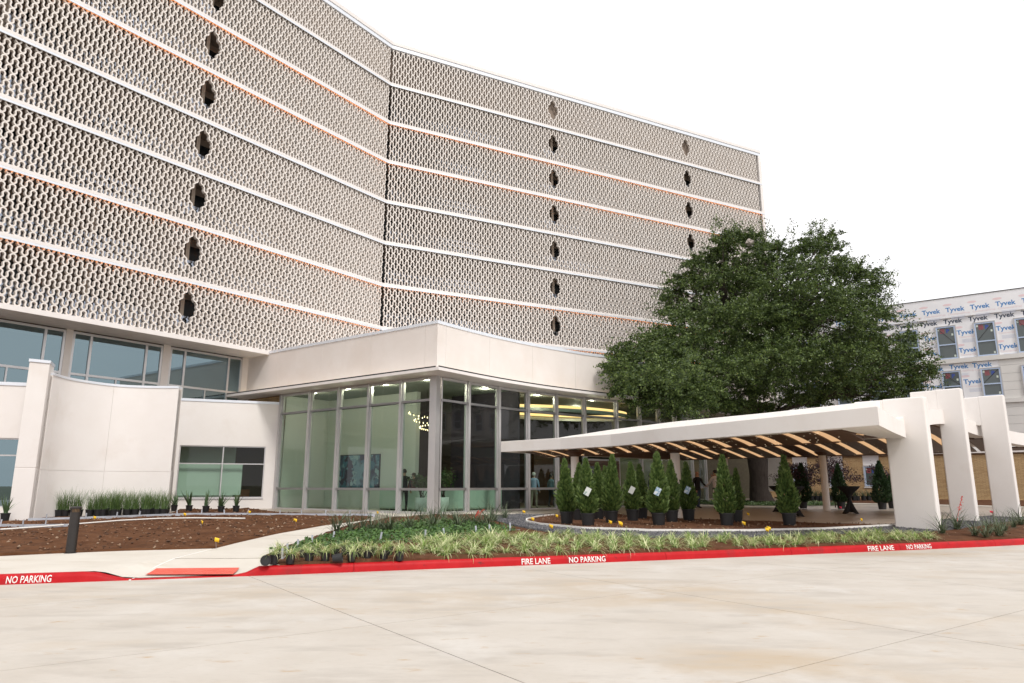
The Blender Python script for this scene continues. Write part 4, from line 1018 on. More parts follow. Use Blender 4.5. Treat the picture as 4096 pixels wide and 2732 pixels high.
for k, s in enumerate(t4):
    annex_window(s, s-1.28, 11.12, 13.70, -.24, 1 if k % 2 == 0 else -1)
    if k < 8 or k > 8: annex_window(s-.02, s-1.24, 8.05, 10.15, -.19 if s < xs0 else -.24, 1 if k % 2 == 0 else -1)
for k, (a, c) in enumerate(gw):
    annex_window(a, c, wz0, 2.98, -.06, 0, True)
    lo, hi = min(a, c), max(a, c)
    ap(MB().obox(AP, AU, AN, lo-.05, hi+.05, -.2, -.07, 3.06, ZC), 'wrap_panel', M['wrap'])
    ap(MB().obox(AP, AU, AN, lo-.12, hi+.12, -.2, .05, wz0-.14, wz0-.072), 'sill', M['siding'])
# the printing on the wrap
blue = pmat('print_blue', (.055, .22, .52), .6); red = pmat('print_red', (.62, .10, .12), .6); palered = pmat('print_pale_red', (.80, .62, .64), .6); dark = pmat('print_navy', (.03, .05, .10), .6); paleblue = pmat('print_pale_blue', (.55, .60, .74), .6)
ty = text_mesh('Tyvek', .50, .012); ty.materials.clear(); ty.materials.append(blue)
tyd = ty.copy(); tyd.materials.clear(); tyd.materials.append(dark)
cwm = text_mesh('CommercialWrap', .20, 0); cwm.materials.clear(); cwm.materials.append(palered)
ov = MB().add([(.30*math.cos(2*math.pi*k/20), .085*math.sin(2*math.pi*k/20), 0) for k in range(20)], [tuple(range(20))]).mesh('oval', palered); ovd = MB().add([(.42*math.cos(2*math.pi*k/20), .12*math.sin(2*math.pi*k/20), 0) for k in range(20)], [tuple(range(20))]).mesh('oval', red)
fine = MB()
for k in range(4): fine.add([(0, -k*.07, 0), (.95-.1*(k % 2), -k*.07, 0), (.95-.1*(k % 2), -k*.07+.022, 0), (0, -k*.07+.022, 0)], [(0, 1, 2, 3)])
fine = fine.mesh('fine_print', paleblue)
def clear_of(s, z, wd=1.5):
    for t in t4:
        if s > t-1.45 and s-wd < t+.15 and 10.9 < z < 13.8: return False
        if s > t-1.2 and s-wd < t+.15 and 7.9 < z < 10.25: return False
    return True
def logo(s, z, off, d=False):
    place_flat(tyd if d else ty, 'printed_word', s, z, off, annex); place_flat(ovd if d else ov, 'printed_oval', s-.15, z+.58, off, annex)
    if not d: place_flat(cwm, 'printed_line', s-.12, z-.26, off, annex); place_flat(fine, 'printed_small_text', s-.3, z-.42, off, annex)
k = 0; s = 8.6
while s > -11: logo(s, 14.82+.0*k, -.115); s -= 1.62; k += 1
s = 7.4
while s > -11: logo(s, 13.92, -.245, True); s -= 1.66
for s, z in ((2.25, 12.75), (-.02, 12.95), (-2.55, 12.95), (.0, 11.55), (2.2, 11.5), (-2.52, 11.55), (-5.1, 12.9), (4.8, 12.9), (7.3, 12.8), (4.8, 11.5), (7.3, 9.4), (2.4, 10.25), (.75, 10.32), (-.75, 10.3), (-.05, 9.1), (2.5, 8.9), (4.9, 9.2), (12.3, 8.6), (12.9, 6.4), (14.0, 5.0)):
    logo(s, z, -.245)
ap(MB().obox(AP, AU, AN, SR, SL+14, -12, -.6, ZRF-.4, ZRF-.2), 'roof', M['roofwhite'])
ap(MB().obox(AP, AU, AN, SL, SL+.3, -12, -.05, ZA0-.5, ZC), 'end_wall', M['stucco'])
ap(MB().obox(AP, AU, AN, SR, SL+14, -12.2, -12, ZA0-.5, ZRF-.2), 'rear_wall', M['siding'])
# ================================================================== THE OAK
def leaf_quads(C, N, size, asp, mats_w, rng):
    """C (n,3) centres, N (n,3) normals -> diamond leaves as quads"""
    n = len(C); a = rng.normal(size=(n, 3)); N = N/np.linalg.norm(N, axis=1)[:, None]
    u = np.cross(N, a); u /= np.linalg.norm(u, axis=1)[:, None]; v = np.cross(N, u); s = size*rng.uniform(.65, 1.35, (n, 1))
    V = np.stack([C-u*s*.5, C+v*s*asp*.5, C+u*s*.5, C-v*s*asp*.5], 1).reshape(-1, 3)
    return V, np.arange(4*n).reshape(n, 4), rng.choice(len(mats_w), n, p=mats_w)
oak = thing('oak_tree', 'big spreading live oak with dense dark green crown behind the canopy', 'tree', (15.28, 43.6, G(15.28, 43.6)))
OB = Vector((15.28, 43.6, G(15.28, 43.6)))
outline_px = [(1395, 800), (1470, 765), (1530, 740), (1515, 700), (1545, 640), (1585, 590), (1635, 560), (1650, 520), (1700, 530), (1750, 515), (1765, 555), (1830, 530), (1890, 520), (1925, 555), (1950, 590), (1990, 610), (2040, 635), (2025, 660), (2040, 700), (2085, 745), (2115, 790), (2140, 830), (2150, 885), (2100, 905), (2010, 925), (1900, 935), (1790, 945), (1690, 950), (1600, 955), (1500, 950), (1440, 930), (1405, 880)]
outline_px = [(x*1.7423, y*1.7423) for x, y in outline_px]
def tree_pt(x, y, dy): r = ray(x, y); t = (OB.y+dy)/r[1]; return Vector((r[0]*t, r[1]*t, CAM_Z+r[2]*t))
rg = np.random.default_rng(5); clumps = []
xs = [p[0] for p in outline_px]; ys = [p[1] for p in outline_px]
tries = 0
while len(clumps) < 210 and tries < 60000:
    tries += 1; x = rg.uniform(min(xs), max(xs)); y = rg.uniform(min(ys), max(ys))
    if not in_poly(x, y, outline_px): continue
    # distance to the outline in pixels -> how thick the crown is here
    dd = min(math.dist((x, y), (a[0]+(b[0]-a[0])*t, a[1]+(b[1]-a[1])*t)) for a, b in zip(outline_px, outline_px[1:]+outline_px[:1]) for t in (0, .25, .5, .75))
    r = min(1.75, max(.55, dd/64*.9))*rg.uniform(.75, 1.05)
    if dd < r*44: continue
    th = min(6.8, .035*dd+.6); dy = rg.uniform(-1, 1)*th
    near_ = sm(3250, 2520, x)*sm(1120, 1460, y)          # the lower left limbs reach out over the lobby, towards the forecourt
    dy -= near_*8.5
    p = tree_pt(x, y, dy)
    if any((p-c[0]).length < (r+c[1])*.60 for c in clumps): continue
    clumps.append((p, r))
for x, y, dy, r in ((1428, 812, -9.5, .7), (1448, 862, -9.8, .8), (1478, 900, -9.8, .9), (1525, 918, -10, 1.0), (1418, 850, -9.5, .55), (1575, 925, -9.5, 1.0), (1500, 820, -9, 1.1), (1468, 788, -8.5, .8), (1540, 880, -9.5, 1.1), (1610, 900, -9, 1.1), (1430, 900, -9.8, .5), (1520, 770, -7.5, 1.0), (1560, 820, -8, 1.2), (1640, 850, -8, 1.2), (1690, 545, 0, .9), (1740, 560, .5, .8), (1655, 575, 0, .9), (1870, 550, 0, .9), (1905, 545, .5, .6), (2020, 650, 0, .5), (2120, 850, 0, .8), (2090, 880, -1, .9), (1620, 600, -.5, 1.0), (1575, 650, -1, 1.0)): clumps.append((tree_pt(x*1.7423, y*1.7423, dy), r))
Cs = []; Ns = []
for p, r in clumps:                                   # twigs radiate from each clump, leaves sit along the twigs
    for _ in range(int(10+24*r*r)):
        d = rg.normal(size=3); d[2] = d[2]*.55+.12; d /= np.linalg.norm(d)
        c = np.array(p)+d*r*rg.uniform(.25, .85)*np.array([1.1, 1.0, .62])
        L = rg.uniform(.35, .95)*(.6+.4*r); k = int(rg.integers(34, 54)); t = rg.random((k, 1))
        q = c+d*t*L+rg.normal(size=(k, 3))*np.array([.085, .085, .05])*(1.25-.6*t)
        q[:, 2] += (.10*t[:, 0]-.26*t[:, 0]**2)*L
        Cs.append(q); Ns.append(rg.normal(size=(k, 3))*.7+np.array([0, 0, .8])+d*.25)
# loose outer sprays so that the outline is ragged
for _ in range(260):
    i = rg.integers(0, len(outline_px)); a, b = outline_px[i], outline_px[(i+1) % len(outline_px)]; t = rg.random()
    if a[1] > 1600 and b[1] > 1600: continue
    p = np.array(tree_pt(a[0]+(b[0]-a[0])*t+rg.normal()*16, a[1]+(b[1]-a[1])*t+rg.normal()*16, rg.uniform(-1.6, 1.6)))
    L = rg.uniform(.3, .8); d = np.array([p[0]-16, 0, p[2]-9.0]); d /= np.linalg.norm(d)+.01; k = int(rg.integers(14, 34))
    q = p+d*rg.uniform(-.4, 1, (k, 1))*L+rg.normal(size=(k, 3))*.10; Cs.append(q); Ns.append(rg.normal(size=(k, 3))+np.array([0, 0, .5]))
C_ = np.concatenate(Cs); N_ = np.concatenate(Ns)
V, F, mi = leaf_quads(C_, N_, .125, .62, [.55, .45], rg)
crown = link('crown', np_mesh('crown', V, F, [M['oak_a'], M['oak_b']], mi), oak); crown.location = -OB; crown['kind'] = 'stuff'
# trunk and limbs
tb = MB(); fork = OB+Vector((-.05, 0, 2.5))
tb.tube([OB+Vector((0, 0, -.1)), OB+Vector((0, 0, .25)), OB+Vector((-.1, 0, .8)), OB+Vector((-.05, 0, 1.7)), fork+Vector((0, 0, .2))], [.95, .70, .56, .54, .62], 16)
tk = tb.build('trunk', M['bark'], oak, True); tk.location = -OB
heads = [fork+Vector(v) for v in ((-1.5, -.3, 3.4), (1.35, .2, 3.0), (.1, .5, 5.2), (-4.2, -1.2, 4.2), (4.6, .4, 3.9), (-1.4, .3, 8.6), (1.9, -.2, 8.2))]
src = [fork, fork, fork, heads[0], heads[1], heads[2], heads[2]]
for h, s0, r0, r1 in zip(heads, src, (.36, .38, .32, .22, .22, .2, .18), (.24, .25, .22, .13, .13, .09, .09)):
    a, b = Vector(s0), Vector(h); m1 = a.lerp(b, .33)+Vector((rg.normal()*.15, rg.normal()*.15, .12)); m2 = a.lerp(b, .68)+Vector((rg.normal()*.2, rg.normal()*.2, .22))
    o = MB().tube([a, m1, m2, b], [r0, r0*.85, (r0+r1)/2, r1], 9).build('limb', M['bark'], oak, True); o.location = -OB
bb = MB()
for p, r in clumps:
    h = min(heads, key=lambda q: (q-p).length+abs(q.z-p.z)*.3); a = Vector(h); b = Vector(p); L = (b-a).length
    bb.tube([a, a.lerp(b, .4)+Vector((rg.normal()*.12*L*.3, rg.normal()*.1*L*.3, .08*L)), a.lerp(b, .75)+Vector((0, 0, .05*L)), b], [.085, .06, .04, .015], 5)
o = bb.build('branch', M['bark'], oak, True); o.location = -OB; o['kind'] = 'stuff'

# a grey cloth caught high in the crown
cp_ = tree_pt(2998, 970, -3.0); cb = MB().lathe([(.02, -.18), (.12, -.16), (.22, -.08), (.26, .0), (.2, .08), (.16, .14), (.08, .2), (.01, .22)], n=16)
cb.v = [(x*random.uniform(.45, 1.35)+random.gauss(0, .02), y*random.uniform(.5, 1.3), z*random.uniform(.6, 1.3)+random.gauss(0, .03)) for x, y, z in cb.v]
co_ = cb.build('cloth', pmat('cloth_grey', (.36, .32, .29), .9), None, False); co_.location = cp_; tag(co_, 'crumpled pale grey cloth caught near the top of the oak', 'cloth')

# ================================================================== PLANTS
def blade(b, base, az, length, lean, width, droop, n=5, mi=0, tw=0):
    """one arching strap leaf; rises then bends over"""
    x = y = 0; z = 0; el = R(88-lean); st = length/n; L = []; Rr = []
    dx, dy = math.cos(az), math.sin(az); px, py = -dy, dx; r = 0
    for k in range(n+1):
        w = width*(1-(k/n)**1.6)*.5+.0006
        L.append((base[0]+dx*r+px*w, base[1]+dy*r+py*w, base[2]+z)); Rr.append((base[0]+dx*r-px*w, base[1]+dy*r-py*w, base[2]+z))
        r += math.cos(el)*st; z += math.sin(el)*st; el -= R(droop)/n*(1+.6*k/n)
    o = len(b.v); b.v += L+Rr; m = n+1
    for k in range(n): b.f.append((o+k, o+k+1, o+m+k+1, o+m+k)); b.mi.append(mi)
def tuft_mesh(name, n, l0, l1, lean0, lean1, w, droop0, droop1, mats, wts, spread=.02, seed=0):
    random.seed(seed); b = MB()
    for k in range(n):
        a = random.uniform(0, 6.283); blade(b, (random.gauss(0, spread), random.gauss(0, spread), 0), a, random.uniform(l0, l1), random.uniform(lean0, lean1), w*random.uniform(.7, 1.2), random.uniform(droop0, droop1), 5, random.choices(range(len(mats)), wts)[0])
    return b.mesh(name, mats, True)
def pot_mesh(r, h, n=18):
    return MB().lathe([(r*.80, 0), (r*.97, h*.9), (r*1.06, h*.9), (r*1.06, h), (r*.95, h), (r*.92, h*.88)], n=n).mesh('pot', M['black'], False)
# variegated liriope
lir = [tuft_mesh('leaves', 78, .20, .36, 15, 75, .0125, 45, 120, [M['lir_a'], M['lir_b']], [.52, .48], .03, 30+k) for k in range(6)]
def not_gravel(x, y): return not in_poly(x, y, gravel_poly)
spots = []
dper = [.34, .70, 1.06, 1.42, 1.80, 2.18, 2.56]
for r_, dd in enumerate(dper):
    x = -3.75+.21*(r_ % 2)
    while x < 11.2:
        px_, py_ = x-.31*dd+random.gauss(0, .045), pl(x, KERB)+.95*dd+random.gauss(0, .045)
        lim = {0: (-1.45, 11.0), 1: (-1.9, 11.0), 2: (-2.0, 10.8), 3: (-1.5, 10.2), 4: (-1.2, 9.2), 5: (-1.6, 6.6), 6: (-1.2, 4.0)}[r_]
        if lim[0] < x < lim[1] and in_poly(px_, py_, bed_mid) and not_gravel(px_, py_) and random.random() > .04: spots.append((px_, py_))
        x += .37
for k, (x, y) in enumerate(spots):
    o = link('liriope_plant', lir[k % 6], None, (x, y, G(x, y)+.03), random.uniform(0, 6.28)); s = random.uniform(.85, 1.25); o.scale = (s*1.08, s*1.08, s*random.uniform(.9, 1.1))
    tag(o, 'cream-striped liriope clump planted in the bed behind the red kerb', 'plant', 'variegated liriope planted along the kerb')
# the same, still in black pots, at the left end of the bed
pm = pot_mesh(.085, .17)
def potted(name, label, cat, group, pot, leaves, x, y, z, sc=1, pot_h=.17, tilt=None, psc=1):
    t = thing(name, label, cat, (x, y, z), random.uniform(0, 6.28), group); p = link('pot', pot, t); p.scale = (psc,)*3
    l = link('leaves', leaves, t, (0, 0, pot_h*.86*psc)); l.scale = (sc,)*3
    if tilt: t.rotation_euler = tilt
    return t
for k, (x, y) in enumerate(((1095, 2262), (1160, 2260), (1235, 2255), (1300, 2252), (1405, 2250), (1468, 2243), (1535, 2243), (1598, 2246), (1215, 2240), (1340, 2236), (1490, 2228), (1118, 2240), (1270, 2230), (1430, 2232), (1380, 2222), (1555, 2226))):
    q = gp(x, y); potted('potted_liriope', 'cream-striped liriope still in its black nursery pot at the bed corner', 'potted plant', 'potted liriope at the left end of the bed', pm, lir[k % 6], q[0], q[1], G(*q)+.02, 1.0)
for (x, y, a) in ((1060, 2266, 20), (1330, 2258, 95)):
    q = gp(x, y); o = link('empty_pot', pm, None, (q[0], q[1], G(*q)+.10)); o.rotation_euler = (R(84), 0, R(a)); tag(o, 'tipped empty black pot at the bed corner' if a == 20 else 'empty black pot lying among the potted liriope', 'pot')
# low dark ground cover
gc_poly = gpl([(1075, 2232), (1180, 2188), (1330, 2146), (1480, 2118), (1600, 2098), (1750, 2090), (1880, 2092), (1985, 2108), (2070, 2128), (1950, 2150), (1780, 2166), (1640, 2178), (1480, 2190), (1300, 2204)])
def ground_leaves(name, poly, n, size, hmax, mats, parent, off=.03):
    pts = scatter(poly, n); C = np.array([(x, y, G(x, y)+off+random.random()**1.3*hmax*(.6+.4*math.sin(x*7)*math.cos(y*6))) for x, y in pts]); N = RNG.normal(size=(n, 3))[:len(C)]*.6+[0, -.25, .9]
    V, F, mi = leaf_quads(C, N, size, .6, [1/len(mats)]*len(mats), RNG); o = link(name, np_mesh(name, V, F, mats, mi), parent); return tag(o, kind='stuff')
gc = ground_leaves('ground_cover', gc_poly, 11000, .075, .17, [M['cover']], None)
tag(gc, 'low glossy dark green ground cover between the path and the liriope', 'ground cover')
tag(ground_leaves('tree_ground_cover', [(11.6, 39.4), (15, 38.4), (18.6, 39.6), (20, 43), (17, 46), (12, 46), (10.8, 43)], 7000, .12, .16, [M['shrub']], None, .03), 'dark ground cover around the foot of the oak', 'ground cover')
# hesperaloe tufts
hes = [tuft_mesh('leaves', 46, .45, .85, 5, 58, .016, 25, 80, [M['hesper']], [1], .03, 60+k) for k in range(4)]
z7 = lambda x, y: (1000+x/1.679, 2000+y/1.679)
hp = [z7(*p) for p in ((575, 235), (670, 228), (755, 222), (812, 215), (875, 224), (935, 224), (1068, 212), (1150, 150), (1232, 160), (1300, 160), (1380, 165), (1440, 175), (1505, 178), (1560, 182), (1640, 150), (1710, 137), (1232, 198), (1400, 195), (1600, 195))]
hp_r = [(3500+x/2.24, 1480+y/2.24) for x, y in ((740, 1440), (900, 1500), (1040, 1478), (1170, 1455), (1250, 1425), (1310, 1400), (1000, 1515), (600, 1480), (1120, 1500))]
for k, (x, y) in enumerate(hp+hp_r):
    q = gp(x, y); o = link('hesperaloe', hes[k % 4], None, (q[0], q[1], G(*q)+.05), random.uniform(0, 6.28)); s = random.uniform(.9, 1.3); o.scale = (s, s, s)
    if k < len(hp): tag(o, 'wiry grey-green hesperaloe tuft in the bed beside the path', 'plant', 'hesperaloe tufts beside the path')
    else: tag(o, 'wiry grey-green hesperaloe tuft at the foot of the white piers', 'plant', 'hesperaloe tufts by the piers')
def flower_stalk(px0, py0, px1, py1, label):
    p = gp(px0, py0); q0 = Vector((p[0], p[1], G(*p)+.05)); r = ray(px1, py1); t = p[1]/r[1]; q1 = Vector((r[0]*t, p[1], CAM_Z+r[2]*t))
    t = thing('flower_stalk', label, 'flower', tuple(q0)); s = MB().tube([q0, q0.lerp(q1, .5)+Vector((-.03, 0, 0)), q1], [.008, .006, .003], 5).build('stem', M['redflower'], t); s.location = -q0
    C = []; 
    for k in range(90):
        u = random.uniform(.42, 1); C.append(np.array(q0.lerp(q1, u))+RNG.normal(size=3)*.05*(1.15-u)+[0, 0, .0])
    V, F, mi = leaf_quads(np.array(C), RNG.normal(size=(len(C), 3)), .045, .5, [1], RNG); o = link('blossom', np_mesh('blossom', V, F, M['redflower']), t); o.location = -q0
flower_stalk(3830, 2095, 3848, 1984, 'coral red flower stalk standing before the middle pier')
flower_stalk(1890, 2085, 1935, 2038, 'red flower stalk arching over the bed near the lobby corner')
flower_stalk(1900, 2080, 1915, 2042, 'short red flower stalk in the bed near the lobby corner')

# arborvitae in black pots
def arbor_mesh(seed, mats, h=1.5, r=.215, n=2600):
    rg = np.random.default_rng(seed); V = []; F = []; lean = rg.normal(size=2)*.05
    t = rg.random(n)**1.25; prof = np.interp(t, [0, .06, .2, .45, .75, .93, 1], [.5, .8, 1, .80, .42, .15, .02])
    a = rg.uniform(0, 6.283, n); rad = r*prof*(.45+.55*np.sqrt(rg.random(n)))*(1+.22*np.sin(a*3+t*9+seed))
    C = np.stack([rad*np.cos(a)+lean[0]*t, rad*np.sin(a)+lean[1]*t, t*h*.97], 1)
    d = np.stack([np.cos(a)*(.75-.35*t), np.sin(a)*(.75-.35*t), .75+.4*t], 1)+rg.normal(size=(n, 3))*.22; d /= np.linalg.norm(d, axis=1)[:, None]
    L = rg.uniform(.09, .19, (n, 1))*(1-.35*t[:, None]); wv = np.cross(d, rg.normal(size=(n, 3))); wv /= np.linalg.norm(wv, axis=1)[:, None]
    w = rg.uniform(.018, .036, (n, 1)); mid_ = C+d*L*.45
    Vq = np.stack([C, mid_+wv*w, C+d*L, mid_-wv*w], 1).reshape(-1, 3)
    core = MB().tube([(lean[0]*k/6, lean[1]*k/6, h*.9*k/6) for k in range(7)], [.02, .02, .018, .015, .012, .008, .004], 5)
    return np_mesh('foliage', Vq, np.arange(4*n).reshape(n, 4), mats)
arbs = [arbor_mesh(40+k, M['cedar']) for k in range(4)]; arbs_d = [arbor_mesh(50+k, M['cedar_d'], 1.6, .30, 2200) for k in range(2)]
big_pot = pot_mesh(.20, .34, 22)
z6 = lambda x, y: (2200+x/1.959, 1750+y/1.959)
AL_ = [(133, 700, 1.0, 'leftmost potted arborvitae of the row, at the tip of the mulch bed', 0), (222, 668, .95, 'leaning potted arborvitae just behind the first canopy column', 0), (300, 718, 1.0, 'front potted arborvitae near the left column with a white tag', 1),
       (380, 660, .97, 'potted arborvitae behind the white-tagged one at the left', 0), (432, 640, .92, 'rearmost potted arborvitae of the left cluster', 0), (483, 690, 1.1, 'tall bushy potted arborvitae at the right of the left cluster', 0), (650, 675, .97, 'potted arborvitae with a small grey tag in the left of a pair', 2),
       (722, 655, .95, 'potted arborvitae half hidden behind its tagged neighbour', 0), (855, 712, 1.13, 'tall front potted arborvitae with a blue picture tag left of a column', 3), (957, 685, 1.0, 'potted arborvitae in front of the second canopy column', 0), (1090, 672, .98, 'potted arborvitae with a picture tag beside the handshaking men', 3),
       (1390, 715, 1.08, 'bushy potted arborvitae at the middle of the mulch bed', 0), (1465, 682, .85, 'smaller potted arborvitae behind the bushy middle one', 0), (1880, 712, 1.08, 'potted arborvitae standing alone at the right end of the mulch bed', 0)]
tagm = [None, pmat('tag_white', (.72, .75, .72), .5, col2=(.35, .45, .40), vs=9, lo=.55, hi=.6), pmat('tag_grey', (.62, .64, .60), .5), pmat('tag_blue', (.28, .42, .55), .5, col2=(.70, .74, .76), vs=12, lo=.5, hi=.55)]
for k, (x, y, sc, lab, tg_) in enumerate(AL_):
    q = gp(*z6(x, y)); t = thing('potted_arborvitae', lab, 'potted plant', (q[0], q[1], G(*q)+.09), random.uniform(0, 6.28), 'potted arborvitae on the mulch bed'); link('pot', big_pot, t)
    MB().lathe([(.19, .30), (.19, .31)], n=16).build('potting_soil', M['soil'], t)
    f = link('foliage', arbs[k % 4], t, (0, 0, .30)); f.scale = (sc*1.02, sc*1.02, sc)
    if tg_:
        o = MB().box(-.075, -.003, -.11, .075, .003, .11).build('tag', tagm[tg_], t); d = Vector((-q[0], -q[1])).normalized(); th = -t.rotation_euler[2]
        o.location = (Matrix.Rotation(th, 2) @ (d*.36)).to_3d()+Vector((0, 0, .92)); o.rotation_euler = (R(8), R(28), th+math.atan2(d.y, d.x)+math.pi/2)
for k, (x, y, sc, lab) in enumerate(((3214, 2036, 1.15, 'dark arborvitae behind the cocktail table at the left of the far bed'), (3366, 2038, 1.12, 'dark arborvitae between the round column and the far cocktail table'), (3531, 2040, 1.2, 'large dark arborvitae beside the nearest pier before the brick wall'), (3572, 2036, .8, 'small dark arborvitae next to the nearest pier'))):
    q = gp(x, y); t = thing('far_arborvitae', lab, 'potted plant', (q[0], q[1], G(*q)+.03), 0, 'arborvitae before the brick annex'); link('pot', big_pot, t); f = link('foliage', arbs_d[k % 2], t, (0, 0, .28)); f.scale = (sc, sc, sc)
# purple-leaved small trees
def small_tree(px, py, topy, w, lab, seed):
    q = gp(px, py); z = G(*q); rg = np.random.default_rng(seed); t = thing('purple_tree', lab, 'tree', (q[0], q[1], z), 0, 'purple-leaved trees before the annex')
    hgt = (1938-topy)/2775*q[1]*1.02+CAM_Z-z
    tr = MB().tube([(0, 0, 0), (.03, 0, hgt*.3), (-.02, 0, hgt*.55)], [.03, .025, .02], 6); 
    Cc = []; 
    for k in range(26):
        e = np.array([rg.normal()*w*.33, rg.normal()*w*.3, hgt*rg.uniform(.50, .98)]); tr.tube([(-.01, 0, hgt*rg.uniform(.35, .55)), tuple(e)], [.007, .003], 4); Cc.append(e+rg.normal(size=(130, 3))*np.array([.20, .20, .09]))
    tr.build('trunk', M['bark'], t, True); C = np.concatenate(Cc); V, F, mi = leaf_quads(C, rg.normal(size=C.shape)+[0, 0, .6], .085, .6, [1], rg); link('crown', np_mesh('crown', V, F, M['purple']), t)
small_tree(3185, 2034, 1862, 1.35, 'purple-leaved tree before the left brick window', 1); small_tree(3342, 2030, 1843, 1.45, 'purple-leaved tree behind the round canopy column', 2); small_tree(3568, 2032, 1870, 1.5, 'purple-leaved tree against the brick wall beside the nearest pier', 3)
# grasses along the annex wall, in pots
gr = [tuft_mesh('leaves', 60, .45, .75, 2, 26, .012, 10, 45, [M['grass']], [1], .05, 80+k) for k in range(3)]
grd = [tuft_mesh('leaves', 46, .35, .6, 5, 45, .018, 20, 70, [M['shrub'], M['hesper']], [.5, .5], .06, 90+k) for k in range(2)]
pm2 = pot_mesh(.14, .26)
for k in range(13):
    px_ = 3246+k*19+random.gauss(0, 3); q = gp(px_, 2005)
    potted('potted_shrub', 'dark potted grass in the row at the foot of the brick wall', 'potted plant', 'potted grasses along the brick wall', pm2, grd[k % 2], q[0], q[1], G(*q)+.02, 1.25, .26, None, 1.3)
for k in range(9):
    px_ = 3590+k*55; q = gp(px_, 1998); o = link('low_shrub', grd[k % 2], None, (q[0], q[1], G(*q)+.02), k); o.scale = (1.5,)*3; tag(o, 'low dark tuft at the foot of the brick wall behind the piers', 'plant', 'low tufts behind the piers')
# tall grasses in pots before the curved wall
for k in range(30):
    f = (k//2)/14.5; px_ = 232+f*440+random.gauss(0, 5); py_ = 2072-(k % 2)*6-f*5; q = gp(px_, py_)
    potted('potted_grass', 'feathery green grass in a black pot before the curved wall', 'potted plant', 'potted grasses before the curved wall', pm2, gr[k % 3], q[0], q[1], G(*q)+.03, random.uniform(1.05, 1.3), .26)
ag = [tuft_mesh('leaves', 15, .34, .6, 4, 42, .065, -8, 22, [M['agave']], [1], .02, 70+k) for k in range(3)]
for k, (x, y, lab) in enumerate(((695, 2047, 'first small potted agave right of the grasses'), (755, 2049, 'widest potted agave, second right of the grasses'), (822, 2052, 'third potted agave, below the middle of the window'), (883, 2053, 'fourth potted agave below the right pane of the window'), (943, 2051, 'last potted agave, nearest the glass lobby'), (17, 2089, 'potted agave at the left edge beside the pier'))):
    q = gp(x, y); potted('potted_agave', lab, 'potted plant', 'potted agaves under the window', pm2, ag[k % 3], q[0], q[1], G(*q)+.03, 1.25 if k != 1 else 1.45, .26, None, 1.0)

# ================================================================== SMALL THINGS
bo = gp(282, 2213); bz = G(*bo)
bl = thing('bollard_light', 'black round bollard light at the edge of the soil bed', 'bollard', (bo[0], bo[1], bz))
MB().lathe([(.092, -.01), (.092, .80)], n=28).build('post', M['bollard'], bl, True).modifiers.new('e', 'EDGE_SPLIT').split_angle = R(40)
MB().lathe([(.07, .80), (.07, .87)], n=24).build('lamp_ring', pmat('lamp_lens', (.10, .07, .05), .3, emit=(1, .6, .3), es=.12), bl, True)
MB().lathe([(.102, .865), (.105, .875), (.105, .893), (.085, .912), (.001, .915)], n=28).build('cap', M['bollard'], bl, True).modifiers.new('e', 'EDGE_SPLIT').split_angle = R(40)
fn = MB()
for k in range(20):
    a = 2*math.pi*k/20; fn.tube([(.083*math.cos(a), .083*math.sin(a), .80), (.083*math.cos(a), .083*math.sin(a), .866)], .006, 4)
fn.build('louvre', M['bollard'], bl); MB().lathe([(.12, -.012), (.12, .012)], n=24).build('base_plate', M['bollard'], bl)
# metal edging with stakes
def edging(pts, lab, stakes, hh=.085):
    P = gpl(pts); t = thing('metal_edging', lab, 'edging', (*P[0], G(*P[0]))); o = ground_strip('strip', P, .012, M['steel'], .03, t, hh); o.location = -Vector(t.location)
    D = dense(P, .4)
    for k in range(stakes):
        p = D[int((k+.5)/stakes*(len(D)-1))]; s = MB().box(-.02, -.02, 0, .02, -.008, .24).build('stake', M['steel'], t); s.location = Vector((p[0], p[1], G(*p)))-Vector(t.location); s.rotation_euler = (random.gauss(0, .06), random.gauss(0, .06), random.gauss(0, .3))
edging([(110, 2087), (260, 2083), (420, 2078), (600, 2070), (760, 2064), (990, 2064), (1250, 2066), (1500, 2067)], 'galvanised steel edging with stakes along the soil bed before the walls', 12)
edging([(0, 2112), (90, 2114), (270, 2112)], 'short piece of steel edging at the left edge of the soil bed', 3)
edging([(1130, 2246), (1160, 2215), (1250, 2185), (1370, 2160)], 'steel edging stakes at the left end of the planting bed', 5, .02)
edging([(1520, 2172), (1700, 2162), (1850, 2150), (1960, 2138), (2080, 2125)], 'steel edging between ground cover and liriope', 6, .02)
hose = gpl([(0, 2131), (160, 2120), (300, 2108), (480, 2093), (640, 2084), (780, 2082), (980, 2084)])
hb = MB().tube([(x, y, G(x, y)+.085) for x, y in dense(hose, .4)], .022, 6); tag(hb.build('irrigation_pipe', M['rubber_w'], None, True), 'thin white irrigation pipe lying across the soil bed', 'pipe')
